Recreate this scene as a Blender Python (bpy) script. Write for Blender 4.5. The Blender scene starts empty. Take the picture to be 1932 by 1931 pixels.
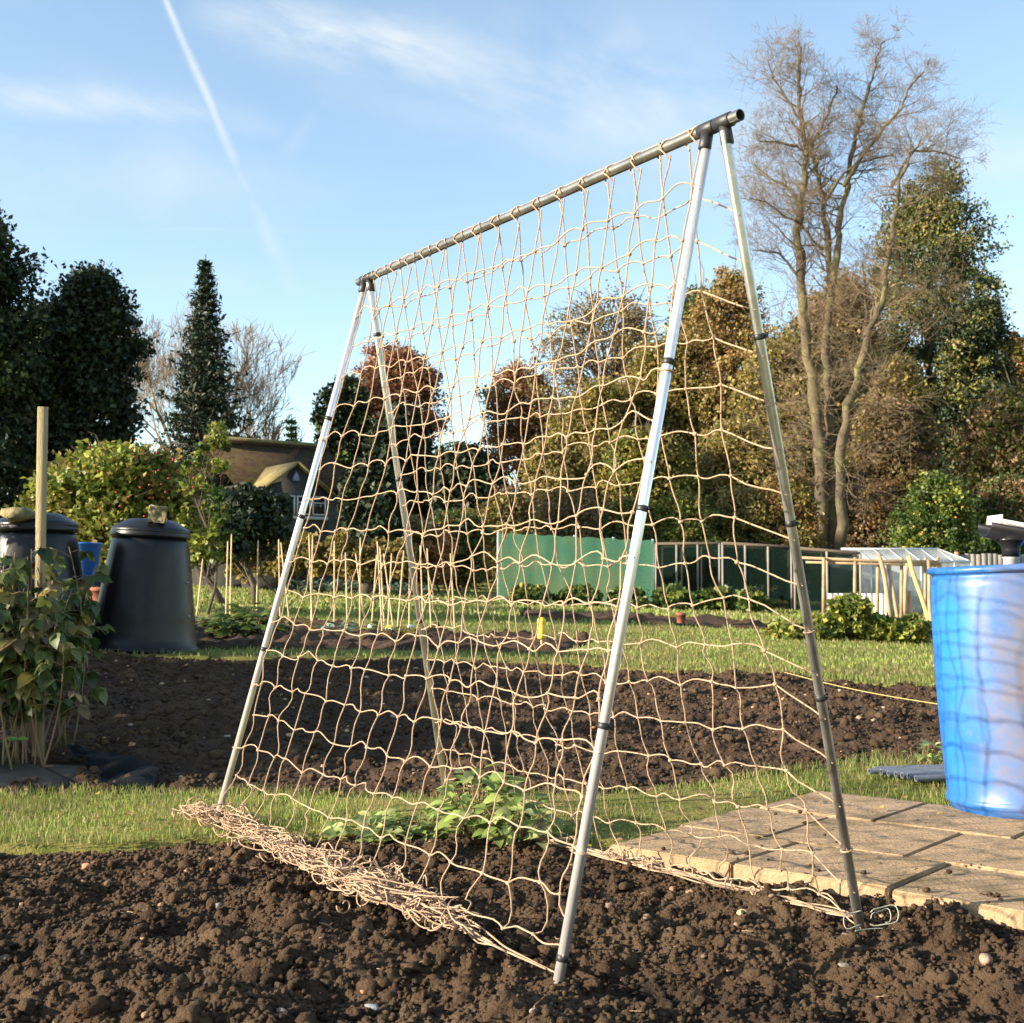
import bpy, math, numpy as np
from mathutils import Vector
RS=np.random.RandomState
rng=RS(7)
C=bpy.context.scene.collection
sc=bpy.context.scene
# ------------------------------------------------------------------ camera maths
F=2300.0; CH=0.8; TH=math.atan(144.5/F)
def P(u,v,Y):
    a=u-966; b=965.5-v
    d=np.array([a, F*math.cos(TH)-b*math.sin(TH), F*math.sin(TH)+b*math.cos(TH)])
    return np.array([d[0]/d[1]*Y, Y, CH+d[2]/d[1]*Y])
BY=np.array([-100,0,4.9,9,15,25,35,60,200,900.]); BZ=np.array([0,0,0,.24,.36,.50,.66,.95,3.0,6.])
def g(x,y):
    r=np.clip((np.asarray(y)-5)/4,0,1)
    return np.interp(y,BY,BZ)-.037*np.clip(x,-22,22)*r
def G(u,v):
    lo=.8
    Y=np.linspace(1.2,150,60000)
    p=P(u,v,1.0)
    X=p[0]*Y; Z=CH+(p[2]-CH)*Y
    d=Z-g(X,Y)
    i=np.argmax(d<0) if (d<0).any() else len(Y)-1
    return np.array([X[i],Y[i],float(g(X[i],Y[i]))])
def gp(x,y): return np.array([x,y,float(g(x,y))])
# ------------------------------------------------------------------ noise
def vnoise(x,y,seed=0):
    r=RS(seed).rand(256,256)
    xi=np.floor(x).astype(int); yi=np.floor(y).astype(int)
    fx=x-xi; fy=y-yi; fx=fx*fx*(3-2*fx); fy=fy*fy*(3-2*fy)
    a=r[xi&255,yi&255]; b=r[(xi+1)&255,yi&255]; c=r[xi&255,(yi+1)&255]; d=r[(xi+1)&255,(yi+1)&255]
    return (a*(1-fx)+b*fx)*(1-fy)+(c*(1-fx)+d*fx)*fy
def fbm(x,y,oct=4,seed=0):
    s=0;a=.5
    for o in range(oct):
        s=s+a*(vnoise(x*2**o+17.3*o,y*2**o-9.1*o,seed+o)-.5)*2; a*=.5
    return s
# ------------------------------------------------------------------ mesh building
class MB:
    def __init__(s): s.v=[]; s.f=[]; s.n=0; s.c=[]
    def add(s,v,f,c=None):
        v=np.asarray(v,float).reshape(-1,3)
        fl=f if isinstance(f,list) and len(f) and isinstance(f[0],np.ndarray) and f[0].ndim==2 else None
        if fl is None:
            by={}
            for q in f: by.setdefault(len(q),[]).append(q)
            fl=[np.array(q,int) for q in by.values()]
        for q in fl: s.f.append(q+s.n)
        s.v.append(v); s.n+=len(v)
        s.c.append(np.tile(np.array(c if c is not None else (1,1,1),float),(len(v),1)) if c is None or np.ndim(c)==1 else np.asarray(c,float))
        return s
    def box(s,x0,x1,y0,y1,z0,z1,M=None,c=None,bev=0):
        v=np.array([[x,y,z] for z in (z0,z1) for y in (y0,y1) for x in (x0,x1)],float)
        if M is not None: v=v@np.array(M[0]).T+np.array(M[1])
        return s.add(v,[(0,2,3,1),(4,5,7,6),(0,1,5,4),(2,6,7,3),(0,4,6,2),(1,3,7,5)],c)
    def tube(s,p,r,k=8,cap=True,c=None):
        p=np.asarray(p,float); n=len(p)
        r=np.broadcast_to(np.asarray(r,float),(n,))
        t=np.gradient(p,axis=0); t/=np.linalg.norm(t,axis=1)[:,None]+1e-12
        m=np.abs(t).mean(0); ref=np.eye(3)[np.argmin(m)]
        u=np.cross(t,ref); u/=np.linalg.norm(u,axis=1)[:,None]+1e-12
        w=np.cross(t,u)
        a=np.arange(k)*2*math.pi/k
        ring=p[:,None]+r[:,None,None]*(np.cos(a)[None,:,None]*u[:,None]+np.sin(a)[None,:,None]*w[:,None])
        i=np.arange(n-1)[:,None]*k; j=np.arange(k)[None]; j2=(j+1)%k
        q=np.stack([i+j,i+j2,i+k+j2,i+k+j],-1).reshape(-1,4)
        fs=[q]
        if cap: fs+= [np.array([list(range(k))[::-1]]),np.array([list(range((n-1)*k,n*k))])]
        return s.add(ring.reshape(-1,3),fs,c)
    def lathe(s,prof,k=48,cen=(0,0,0),c=None,cap=True):
        prof=np.array(prof,float); n=len(prof); a=np.arange(k)*2*math.pi/k
        v=np.stack([prof[:,0][:,None]*np.cos(a),prof[:,0][:,None]*np.sin(a),np.repeat(prof[:,1][:,None],k,1)],-1)
        i=np.arange(n-1)[:,None]*k; j=np.arange(k)[None]; j2=(j+1)%k
        q=np.stack([i+j,i+j2,i+k+j2,i+k+j],-1).reshape(-1,4)
        fs=[q]
        if cap: fs+=[np.array([list(range(k))[::-1]]),np.array([list(range((n-1)*k,n*k))])]
        return s.add(v.reshape(-1,3)+np.array(cen),fs,c)
    def build(s,name,mat,parent=None,smooth=False,col=False):
        v=np.concatenate(s.v)
        if parent is not None: v=v-np.array(wloc(parent))
        me=bpy.data.meshes.new(name)
        tot=np.concatenate([np.full(len(q),q.shape[1]) for q in s.f]); idx=np.concatenate([q.reshape(-1) for q in s.f])
        me.vertices.add(len(v)); me.vertices.foreach_set('co',v.reshape(-1).astype(np.float32))
        me.loops.add(len(idx)); me.loops.foreach_set('vertex_index',idx.astype(np.int32))
        me.polygons.add(len(tot)); me.polygons.foreach_set('loop_start',(np.cumsum(tot)-tot).astype(np.int32))
        me.polygons.foreach_set('loop_total',tot.astype(np.int32))
        if smooth: me.polygons.foreach_set('use_smooth',np.ones(len(tot),bool))
        if col:
            at=me.color_attributes.new('Col','FLOAT_COLOR','POINT')
            cc=np.concatenate([np.concatenate(s.c),np.ones((len(v),1))],1)
            at.data.foreach_set('color',cc.reshape(-1).astype(np.float32))
        me.update(); me.validate()
        me.materials.append(mat)
        o=bpy.data.objects.new(name,me); C.objects.link(o)
        if parent is not None: o.parent=parent
        return o
def wloc(o):
    l=Vector((0,0,0))
    while o is not None: l+=Vector(o.location); o=o.parent
    return l
def tag(o,label=None,cat=None,group=None,kind=None):
    if label: o['label']=label
    if cat: o['category']=cat
    if group: o['group']=group
    if kind: o['kind']=kind
    return o
def thing(name,label,cat,loc,group=None):
    o=bpy.data.objects.new(name,None); C.objects.link(o); o.location=tuple(loc); o.empty_display_size=.1
    return tag(o,label,cat,group)
def copy_tree(o,parent=None):
    c=o.copy(); C.objects.link(c); c.parent=parent
    for ch in [q for q in bpy.data.objects if q.parent is o]: copy_tree(ch,c)
    return c
# ------------------------------------------------------------------ materials
def mat(name,col=(.5,.5,.5),rough=.6,metal=0,var=None,scale=5,bump=0,bscale=50,attr=False,trans=0,detail=5,spec=.5,stretch=None,var2=None,scale2=1,alpha=1,coat=0):
    m=bpy.data.materials.new(name); m.use_nodes=True; nt=m.node_tree; N=nt.nodes; L=nt.links
    b=N['Principled BSDF']; b.inputs['Roughness'].default_value=rough; b.inputs['Metallic'].default_value=metal
    b.inputs['Specular IOR Level'].default_value=spec
    if coat: b.inputs['Coat Weight'].default_value=coat
    tc=N.new('ShaderNodeTexCoord'); co=tc.outputs['Object']
    if stretch:
        mp=N.new('ShaderNodeMapping'); mp.inputs['Scale'].default_value=stretch; L.new(co,mp.inputs[0]); co=mp.outputs[0]
    def noise(s,d=detail,r=.6):
        n=N.new('ShaderNodeTexNoise'); n.inputs['Scale'].default_value=s; n.inputs['Detail'].default_value=d; n.inputs['Roughness'].default_value=r
        L.new(co,n.inputs['Vector']); return n
    src=None
    if attr:
        a=N.new('ShaderNodeAttribute'); a.attribute_name='Col'; src=a.outputs['Color']
    else:
        r=N.new('ShaderNodeRGB'); r.outputs[0].default_value=(*col,1); src=r.outputs[0]
    def mixin(src,c2,s,lo=.4,hi=.62):
        n=noise(s); mr=N.new('ShaderNodeMapRange'); mr.inputs[1].default_value=lo; mr.inputs[2].default_value=hi
        L.new(n.outputs['Fac'],mr.inputs[0])
        mx=N.new('ShaderNodeMix'); mx.data_type='RGBA'; L.new(mr.outputs[0],mx.inputs[0]); L.new(src,mx.inputs[6]); mx.inputs[7].default_value=(*c2,1)
        return mx.outputs[2]
    if var: src=mixin(src,var,scale)
    if var2: src=mixin(src,var2,scale2,.5,.68)
    L.new(src,b.inputs['Base Color'])
    if bump:
        n=noise(bscale,6,.65); bp=N.new('ShaderNodeBump'); bp.inputs['Strength'].default_value=min(1,bump); bp.inputs['Distance'].default_value=.02*max(1,bump)
        L.new(n.outputs['Fac'],bp.inputs['Height']); L.new(bp.outputs[0],b.inputs['Normal'])
    out=N['Material Output']; sh=b.outputs[0]
    if trans:
        t=N.new('ShaderNodeBsdfTranslucent'); L.new(src,t.inputs['Color'])
        mx=N.new('ShaderNodeMixShader'); mx.inputs[0].default_value=trans; L.new(sh,mx.inputs[1]); L.new(t.outputs[0],mx.inputs[2]); sh=mx.outputs[0]
    if alpha<1:
        t=N.new('ShaderNodeBsdfTransparent'); mx=N.new('ShaderNodeMixShader'); mx.inputs[0].default_value=alpha
        L.new(t.outputs[0],mx.inputs[1]); L.new(sh,mx.inputs[2]); sh=mx.outputs[0]
    L.new(sh,out.inputs['Surface'])
    return m
M={}
M['soil']=mat('soil',(.090,.055,.030),.95,var=(.135,.088,.05),scale=4,bump=1,bscale=130,var2=(.04,.026,.017),scale2=2.2,spec=.2)
M['soil2']=mat('soil_far',(.062,.038,.023),.95,var=(.10,.062,.036),scale=1.7,bump=1,bscale=70,var2=(.045,.03,.021),scale2=13,spec=.2)
M['turf']=mat('turf',(.20,.20,.045),.95,var=(.29,.23,.08),scale=3,bump=1,bscale=60,var2=(.12,.14,.03),scale2=11,spec=.1)
M['leaf']=mat('leaf',attr=True,rough=.5,trans=.38,spec=.4)
M['leafg']=mat('leaf_glossy',attr=True,rough=.45,trans=.34,spec=.25)
M['leafd']=mat('leaf_dark',attr=True,rough=.55,trans=.08,spec=.3)
M['grass']=mat('grass_blades',attr=True,rough=.55,trans=.42,spec=.3)
M['bits']=mat('bits',attr=True,rough=.9,bump=.5,bscale=120)
M['bark']=mat('bark',(.12,.09,.055),.95,var=(.07,.055,.035),scale=1.6,bump=1,bscale=14,var2=(.17,.16,.07),scale2=.7)
M['barkd']=mat('bark_dark',(.09,.07,.05),.95,bump=1,bscale=14)
M['twig']=mat('twig',(.19,.14,.085),.9)
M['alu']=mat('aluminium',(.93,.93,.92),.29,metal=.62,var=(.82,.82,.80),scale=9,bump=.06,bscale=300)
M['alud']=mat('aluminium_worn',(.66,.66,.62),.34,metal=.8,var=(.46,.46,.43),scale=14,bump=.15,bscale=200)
M['rubber']=mat('black_rubber',(.018,.018,.02),.5)
M['jute']=mat('jute',(.69,.48,.32),.85,var=(.56,.38,.235),scale=30,bump=.6,bscale=600,trans=.12)
M['stringp']=mat('pale_string',(.36,.36,.28),.7)
M['strings']=mat('yellow_string',(.62,.47,.16),.7)
M['cane']=mat('bamboo',(.62,.44,.24),.55,var=(.5,.33,.16),scale=6)
M['wood']=mat('post_wood',(.40,.30,.15),.75,var=(.30,.235,.11),scale=5,stretch=(6,6,.7),bump=.5,bscale=40,var2=(.22,.2,.1),scale2=3)
M['timber']=mat('timber',(.38,.26,.15),.85,var=(.28,.19,.11),scale=4)
M['timbery']=mat('timber_yellow',(.55,.43,.14),.8,var=(.42,.33,.12),scale=4)
M['binp']=mat('bin_plastic',(.006,.007,.008),.36,var=(.010,.010,.011),scale=4,bump=.05,bscale=60,var2=(.022,.019,.014),scale2=3,spec=.32)
M['stone']=mat('mossy_stone',(.34,.27,.14),.95,var=(.14,.125,.05),scale=14,bump=1,bscale=50)
M['slabc']=mat('paving',(.44,.30,.17),.9,spec=.15,var=(.34,.235,.14),scale=14,bump=.6,bscale=70,var2=(.19,.14,.075),scale2=4.5,detail=10)
M['slabd']=mat('edging_slab',(.10,.085,.07),.9,spec=.1,var=(.07,.06,.05),scale=6,bump=.5,bscale=60)  # slab grey darkened for the shade the edging lies in
M['fabric']=mat('ground_fabric',(.006,.007,.009),.8,spec=.15,bump=.5,bscale=12)  # black fabric, deepened in colour for the shade over it
M['grey']=mat('grey_pipe',(.17,.19,.23),.35,var=(.12,.13,.16),scale=12)
M['black']=mat('black_plastic',(.015,.015,.017),.28)
M['white']=mat('white_plastic',(.72,.70,.66),.5,var=(.5,.48,.43),scale=15)
M['bluep']=mat('blue_bucket_plastic',(.02,.14,.50),.35)
M['terra']=mat('terracotta',(.27,.085,.045),.8)
M['roof']=mat('roof_tiles',(.045,.028,.018),.95,spec=.1,var=(.06,.045,.018),scale=3.5,bump=.4,bscale=18,var2=(.03,.018,.012),scale2=9)  # tile brown darkened, partly for tree shade over the roof
M['moss_sunlit']=mat('mossy_sunlit_tiles',(.19,.155,.055),.95,var=(.12,.10,.035),scale=4,bump=1,bscale=12)  # moss colour that also holds the sunlit yellow of the gable slope
M['wallr']=mat('grey_render',(.065,.065,.055),.95,spec=.1,var=(.045,.045,.04),scale=2)
M['wframe']=mat('window_frame',(.45,.46,.45),.6)
M['glass']=mat('dark_glass',(.015,.018,.02),.08)
M['gglass']=mat('greenhouse_glass',(.55,.6,.6),.15,alpha=.38)
M['gframe']=mat('greenhouse_frame',(.6,.62,.62),.4,metal=.5)
M['gnet']=mat('green_netting',(.055,.155,.10),.9,spec=.05,alpha=.72,var=(.10,.165,.085),scale=1.2)
M['dnet']=mat('dark_netting',(.006,.015,.012),.9,spec=.0,alpha=.42)
M['fencew']=mat('fence_boards',(.26,.24,.20),.9,var=(.18,.165,.14),scale=2)
M['corr']=mat('corrugated_sheet',(.55,.53,.50),.5)
M['yellow']=mat('yellow_plastic',(.75,.52,.05),.5)
def barrel_mat():
    m=mat('barrel_plastic',(.022,.115,.36),.36,var=(.02,.17,.55),scale=6,spec=.5)
    nt=m.node_tree; N=nt.nodes; L=nt.links; b=N['Principled BSDF']
    src=b.inputs['Base Color'].links[0].from_socket
    tc=N.new('ShaderNodeTexCoord')
    def nz(s,d=8,r=.65,st=None):
        n=N.new('ShaderNodeTexNoise'); n.inputs['Scale'].default_value=s; n.inputs['Detail'].default_value=d; n.inputs['Roughness'].default_value=r
        if st:
            mp=N.new('ShaderNodeMapping'); mp.inputs['Scale'].default_value=st; L.new(tc.outputs['Object'],mp.inputs[0]); L.new(mp.outputs[0],n.inputs['Vector'])
        else: L.new(tc.outputs['Object'],n.inputs['Vector'])
        return n.outputs['Fac']
    def ma(op,a,bb,cl=False):
        x=N.new('ShaderNodeMath'); x.operation=op; x.use_clamp=cl
        for i,q in enumerate((a,bb)):
            if isinstance(q,(int,float)): x.inputs[i].default_value=q
            else: L.new(q,x.inputs[i])
        return x.outputs[0]
    sp=N.new('ShaderNodeSeparateXYZ'); L.new(tc.outputs['Object'],sp.inputs[0])
    # stain patch on the side that carries the weathering: centre round x=+.05, mid height
    def patch(cx,w,n,amt,lo,hi,hz,hw):
        d=ma('ABSOLUTE',ma('SUBTRACT',sp.outputs[0],cx),0); d=ma('DIVIDE',d,w)
        h=ma('DIVIDE',ma('ABSOLUTE',ma('SUBTRACT',sp.outputs[2],hz),0),hw)
        q=ma('SUBTRACT',1.0,ma('POWER',ma('ADD',ma('POWER',d,2.0),ma('POWER',h,3.0)),.5))
        q=ma('ADD',q,ma('MULTIPLY',ma('SUBTRACT',n,.5),amt))
        mr=N.new('ShaderNodeMapRange'); mr.inputs[1].default_value=lo; mr.inputs[2].default_value=hi; L.new(q,mr.inputs[0]); return mr.outputs[0]
    def mix(f,a,c,mul=1):
        mx=N.new('ShaderNodeMix'); mx.data_type='RGBA'; L.new(ma('MULTIPLY',f,mul),mx.inputs[0]); L.new(a,mx.inputs[6]); mx.inputs[7].default_value=(*c,1); return mx.outputs[2]
    s1=mix(patch(.0,.25,nz(7,12,.75),1.5,-.05,.75,.42,.6),src,(.11,.18,.33),.85)
    s2=mix(patch(.0,.19,nz(9,12,.78),2.6,-.05,.75,.40,.55),s1,(.22,.155,.11),.75)
    s3=mix(patch(.0,.18,nz(28,8,.8),3.2,.9,1.4,.45,.5),s2,(.22,.13,.08),.6)
    n=nz(60,6,.8,(1,1,.25)); mr=N.new('ShaderNodeMapRange'); mr.inputs[1].default_value=.68; mr.inputs[2].default_value=.8; L.new(n,mr.inputs[0])
    s4=mix(mr.outputs[0],s3,(.5,.55,.6),.5)
    L.new(s4,b.inputs['Base Color'])
    return m
M['barrel']=barrel_mat()
# ------------------------------------------------------------------ beds
def poly(px): return np.array([G(u,v)[:2] for u,v in px])
def inside(pg,x,y):
    x=np.asarray(x); y=np.asarray(y); r=np.zeros(x.shape,bool); n=len(pg)
    for i in range(n):
        x1,y1=pg[i]; x2,y2=pg[(i+1)%n]
        if y1==y2: continue
        c=((y1>y)!=(y2>y))&(x<(x2-x1)*(y-y1)/(y2-y1)+x1); r^=c
    return r
def sdist(pg,x,y):
    d=np.full(np.shape(x),1e9); n=len(pg)
    for i in range(n):
        a=pg[i]; b=pg[(i+1)%n]; e=b-a; L2=(e**2).sum()
        t=np.clip(((x-a[0])*e[0]+(y-a[1])*e[1])/L2,0,1)
        d=np.minimum(d,np.hypot(x-a[0]-t*e[0],y-a[1]-t*e[1]))
    return np.where(inside(pg,x,y),d,-d)
b1=np.array([*poly([(-160,1592),(0,1592),(200,1590),(400,1580),(640,1576),(850,1570),(1060,1574),(1120,1592)]),[.46,3.68],[2.2,2.58],[3.2,1.0],[3.2,.4],[-3.5,.4],[-3.5,3.8]])
b2=np.array([*poly([(-500,1505),(0,1497),(300,1494),(640,1500),(850,1508),(1160,1500),(1300,1488),(1560,1446),(1750,1436)]),[3.0,5.55],[3.6,7.5],
   *poly([(1780,1302),(1500,1276),(1190,1262),(1030,1248),(500,1240),(370,1238),(160,1237),(-100,1237)])])
b3=poly([(330,1224),(330,1180),(480,1167),(640,1180),(900,1200),(1060,1203),(1130,1210),(1060,1232),(800,1228)])
b4=poly([(980,1167),(1200,1178),(1460,1190),(1460,1174),(1200,1160),(980,1152)])
BEDS=[b1,b2,b3,b4]
# ground sheet
def axis(parts):
    o=[]
    for a,b,s in parts: o+=list(np.arange(a,b,s))
    return np.array(o)
gx=axis([(-600,-100,50),(-100,-20,5),(-20,-5,.4),(-5,5,.045),(5,20,.4),(20,100,5),(100,601,50)])
gy=axis([(-60,0,4),(0,2,.2),(2,12,.045),(12,45,.3),(45,120,5),(120,901,60)])
X,Y=np.meshgrid(gx,gy)
Z=g(X,Y)+fbm(X*.9,Y*.9,3,3)*.02*np.clip(Y/4,0,1)
for b in BEDS:
    d=sdist(b,X,Y); Z-= .16*np.clip(d/.07,0,1)+.16*np.clip((d-.07)/.15,0,1)
def gridfaces(ny,nx):
    i=np.arange(ny-1)[:,None]*nx; j=np.arange(nx-1)[None]
    return np.stack([i+j,i+j+1,i+nx+j+1,i+nx+j],-1).reshape(-1,4)
mb=MB(); mb.add(np.stack([X,Y,Z],-1).reshape(-1,3),[gridfaces(*X.shape)])
tag(mb.build('ground',M['turf'],smooth=True),kind='structure')
ico_v=None
def ico():
    import bmesh
    bm=bmesh.new(); bmesh.ops.create_icosphere(bm,subdivisions=2,radius=1)
    v=np.array([q.co[:] for q in bm.verts]); f=np.array([[w.index for w in q.verts] for q in bm.faces]); bm.free()
    return v,f
IV,IF=ico()
def lumps(mb,pos,rad,seed,flat=.75,cols=None,rough=.35):
    r=RS(seed); n=len(pos)
    for k in range(n):
        a=r.rand()*6.28; ca,sa=math.cos(a),math.sin(a)
        sc_=np.array([r.uniform(.75,1.3),r.uniform(.7,1.1),flat*r.uniform(.8,1.1)])
        ph=r.rand(3,3)*6; fr=r.uniform(2.,6,(3,3))
        d=1+rough*sum(np.sin(IV@fr[i]+ph[i,0])*[.5,.35,.3][i] for i in range(3))+r.uniform(-.2,.2,len(IV))*rough*2
        v=IV*d[:,None]*sc_*rad[k]
        v=v@np.array([[ca,sa,0],[-sa,ca,0],[0,0,1]])
        mb.add(v+pos[k],[IF],None if cols is None else cols[k])
def bed(name,pg,x0,x1,y0,y1,step,seed,nst,rr,m,lift=.0,big=.03,zero=()):
    xs=np.arange(x0,x1,step); ys=np.arange(y0,y1,step); X,Y=np.meshgrid(xs,ys)
    r=RS(seed)
    Z=fbm(X*1.3,Y*1.3,3,seed)*big+fbm(X*3.2,Y*4.2,3,seed+6)*big*.9+fbm(X*9,Y*9,3,seed+5)*big*.45
    st=np.zeros_like(Z)
    wa=max(.010,step*1.3); WX=X+fbm(X/.035,Y/.035,3,seed+20)*wa*1.5+fbm(X/step/2.5,Y/step/2.5,1,seed+22)*step*.8; WY=Y+fbm(X/.035,Y/.035,3,seed+21)*wa*1.5+fbm(X/step/2.5,Y/step/2.5,1,seed+23)*step*.8
    RG=1+.45*fbm(X/.02,Y/.02,3,seed+24)
    for k in range(nst):
        cx=r.uniform(x0,x1); cy=r.uniform(y0,y1); q=r.rand(); rad=rr[0]+(rr[1]-rr[0])*q**3.2
        i0=max(0,int((cx-rad-x0)/step)); i1=min(len(xs),int((cx+rad-x0)/step)+2)
        j0=max(0,int((cy-rad-y0)/step)); j1=min(len(ys),int((cy+rad-y0)/step)+2)
        if i1<=i0 or j1<=j0: continue
        sx=WX[j0:j1,i0:i1]; sy=WY[j0:j1,i0:i1]
        an=r.rand()*3; e=r.uniform(.6,1.)
        dx=(sx-cx)*math.cos(an)+(sy-cy)*math.sin(an); dy=(-(sx-cx)*math.sin(an)+(sy-cy)*math.cos(an))/e
        h=np.clip(1-(dx**2+dy**2)/rad**2,0,1)**.7*rad*r.uniform(.4,.8)*RG[j0:j1,i0:i1]
        st[j0:j1,i0:i1]=np.maximum(st[j0:j1,i0:i1],h)
    Z+=st+fbm(X/step/6.,Y/step/6.,3,seed+9)*step*1.6+np.abs(fbm(X/.05,Y/.05,4,seed+8))*.022
    if zero:
        dl=np.abs((X-.28)*.65+(Y-3.48)*.76); Z+=np.exp(-(dl/.09)**2)*(.020+.03*fbm(X*4,Y*4,2,88))*((Y<3.6)&(X>.1))
    for (zx,zy,zz) in zero:
        w=np.exp(-((X-zx)**2+(Y-zy)**2)/.07**2); Z=Z*(1-w)+(zz-lift)*w
    d=sdist(pg,X,Y)+fbm(X*5,Y*5,2,seed+2)*.05
    e=np.clip(d/.06,0,1)
    wv=np.clip((d-.15)/.5,0,1); Z=np.where(Z<-lift-.012,(Z+lift+.012)*(.15+.85*wv)-lift-.012,Z)
    Z=g(X,Y)+lift+Z*np.clip(e,.3,1)-.22*(1-e)
    mb=MB(); mb.add(np.stack([X,Y,Z],-1).reshape(-1,3),[gridfaces(*X.shape)])
    tag(mb.build(name,m,smooth=False),kind='structure')
    def h(x,y):
        i=np.clip(((x-x0)/step).astype(int),0,len(xs)-1); j=np.clip(((y-y0)/step).astype(int),0,len(ys)-1); return Z[j,i]
    return h
A=G(1055,1843); B=G(1622,1750); Cc=G(407,1554); D=P(851,1560,4.35)
h1=bed('soil_bed',b1,-2.3,2.4,1.7,4.15,.0062,11,12000,(.005,.034),M['soil'],-.045,.072,[(A[0],A[1],-.01),(B[0],B[1],-.01),(Cc[0],Cc[1],-.0),(D[0],D[1],D[2]-.01)])
h2=bed('soil_bed',b2,-4.6,3.7,4.6,9.6,.017,21,6000,(.010,.042),M['soil2'],-.02,.06)
h3=bed('soil_bed',b3,-4.5,1.4,8.5,17,.04,31,3000,(.03,.09),M['soil2'],.0,.05)
h4=bed('soil_bed',b4,-1,9,11,30,.08,41,2000,(.05,.12),M['soil2'],.0,.05)
# clods lying on the beds
ICO12=None
def crumbs(mb,pos,rad,seed,flat=.8,cols=None):
    import bmesh
    bm=bmesh.new(); bmesh.ops.create_icosphere(bm,subdivisions=1,radius=1); v=np.array([q.co[:] for q in bm.verts]); f=np.array([[w.index for w in q.verts] for q in bm.faces]); bm.free()
    r=RS(seed); n=len(pos)
    q=r.normal(0,1,(n,4)); q/=np.linalg.norm(q,axis=1)[:,None]; w,x,y,z=q.T
    R=np.stack([1-2*(y*y+z*z),2*(x*y-z*w),2*(x*z+y*w),2*(x*y+z*w),1-2*(x*x+z*z),2*(y*z-x*w),2*(x*z-y*w),2*(y*z+x*w),1-2*(x*x+y*y)],-1).reshape(n,3,3)
    V=v[None]*r.uniform(.55,1.3,(n,len(v),1))*r.uniform(.65,1.25,(n,1,3))
    V=np.einsum('nij,nkj->nki',R,V)*rad[:,None,None]*np.array([1,1,flat])+pos[:,None]
    mb.add(V.reshape(-1,3),[(f[None]+np.arange(n)[:,None,None]*len(v)).reshape(-1,3)],None if cols is None else np.repeat(cols,len(v),0))
mb=MB(); r=RS(5)
n=3800; x=r.uniform(-1.9,1.9,n); y=r.uniform(1.9,4.05,n); k=sdist(b1,x,y)>.03; x=x[k]; y=y[k]
rad=.003+.020*r.rand(len(x))**4
z=h1(x,y)+rad*.35
lumps(mb,np.stack([x,y,z],-1),rad,6,.8,None,.55)
n=2600; x=r.uniform(-3.8,3.2,n); y=r.uniform(4.8,8.8,n); k=sdist(b2,x,y)>.05; x=x[k]; y=y[k]
rad=.008+.026*r.rand(len(x))**3; z=h2(x,y)+rad*.3
lumps(mb,np.stack([x,y,z],-1),rad,8,.8)
n=105000; x=r.uniform(-1.9,1.9,n); y=1.9+2.15*r.rand(n)**1.15; k=sdist(b1,x,y)>.0; x=x[k]; y=y[k]
rad=.0018+.0085*r.rand(len(x))**2.4; crumbs(mb,np.stack([x,y,h1(x,y)+rad*.3],-1),rad,16)
n=52000; x=r.uniform(-4,3.4,n); y=r.uniform(4.7,9.3,n); k=sdist(b2,x,y)>.0; x=x[k]; y=y[k]
rad=.004+.012*r.rand(len(x))**2.2; crumbs(mb,np.stack([x,y,h2(x,y)+rad*.3],-1),rad,17)
tag(mb.build('soil_clods',M['soil'],smooth=False),'loose dark brown crumbs and clods strewn over the dug beds','soil clods',kind='stuff')
mb=MB(); n=430; x=r.uniform(-1.9,1.9,n); y=r.uniform(1.9,4.0,n); k=sdist(b1,x,y)>.02; x=x[k]; y=y[k]
rad=.003+.011*r.rand(len(x))**3.5; z=h1(x,y)+rad*.4
cs=np.array([(.42,.24,.13),(.38,.25,.14),(.25,.16,.10),(.28,.24,.20)])[r.randint(0,4,len(x))]*r.uniform(.6,1.1,(len(x),1))
lumps(mb,np.stack([x,y,z],-1),rad,9,.6,cs,.3)
n=500; x=r.uniform(-3.5,3.2,n); y=r.uniform(4.9,8.8,n); k=sdist(b2,x,y)>.05; x=x[k]; y=y[k]
rad=.005+.014*r.rand(len(x))**3; z=h2(x,y)+rad*.4
cs=np.array([(.42,.24,.13),(.5,.36,.2),(.4,.3,.2)])[r.randint(0,3,len(x))]
lumps(mb,np.stack([x,y,z],-1),rad,10,.6,cs,.3)
# straw and root bits
for q in range(110):
    x0=r.uniform(-1.7,1.7); y0=r.uniform(2,3.9)
    if sdist(b1,np.array([x0]),np.array([y0]))[0]<.03: continue
    a=r.rand()*6.28; ln=r.uniform(.012,.045); t=np.linspace(-1,1,5)[:,None]
    p=np.array([x0,y0,0])+t*ln/2*np.array([math.cos(a),math.sin(a),0])+np.array([-math.sin(a),math.cos(a),.6])*ln*.25*(1-t**2)*r.uniform(-1,1)
    zz=h1(np.array([x0]),np.array([y0]))[0]+.006; p[:,2]+=zz
    mb.add([[0,0,0]],[np.zeros((0,3),int)]) if 0 else mb.tube(p,.0011,4,c=(.42,.30,.17))
tag(mb.build('pebbles',M['bits'],col=True),'small tan stones and straw bits scattered over the dark soil','pebbles',kind='stuff')
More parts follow.
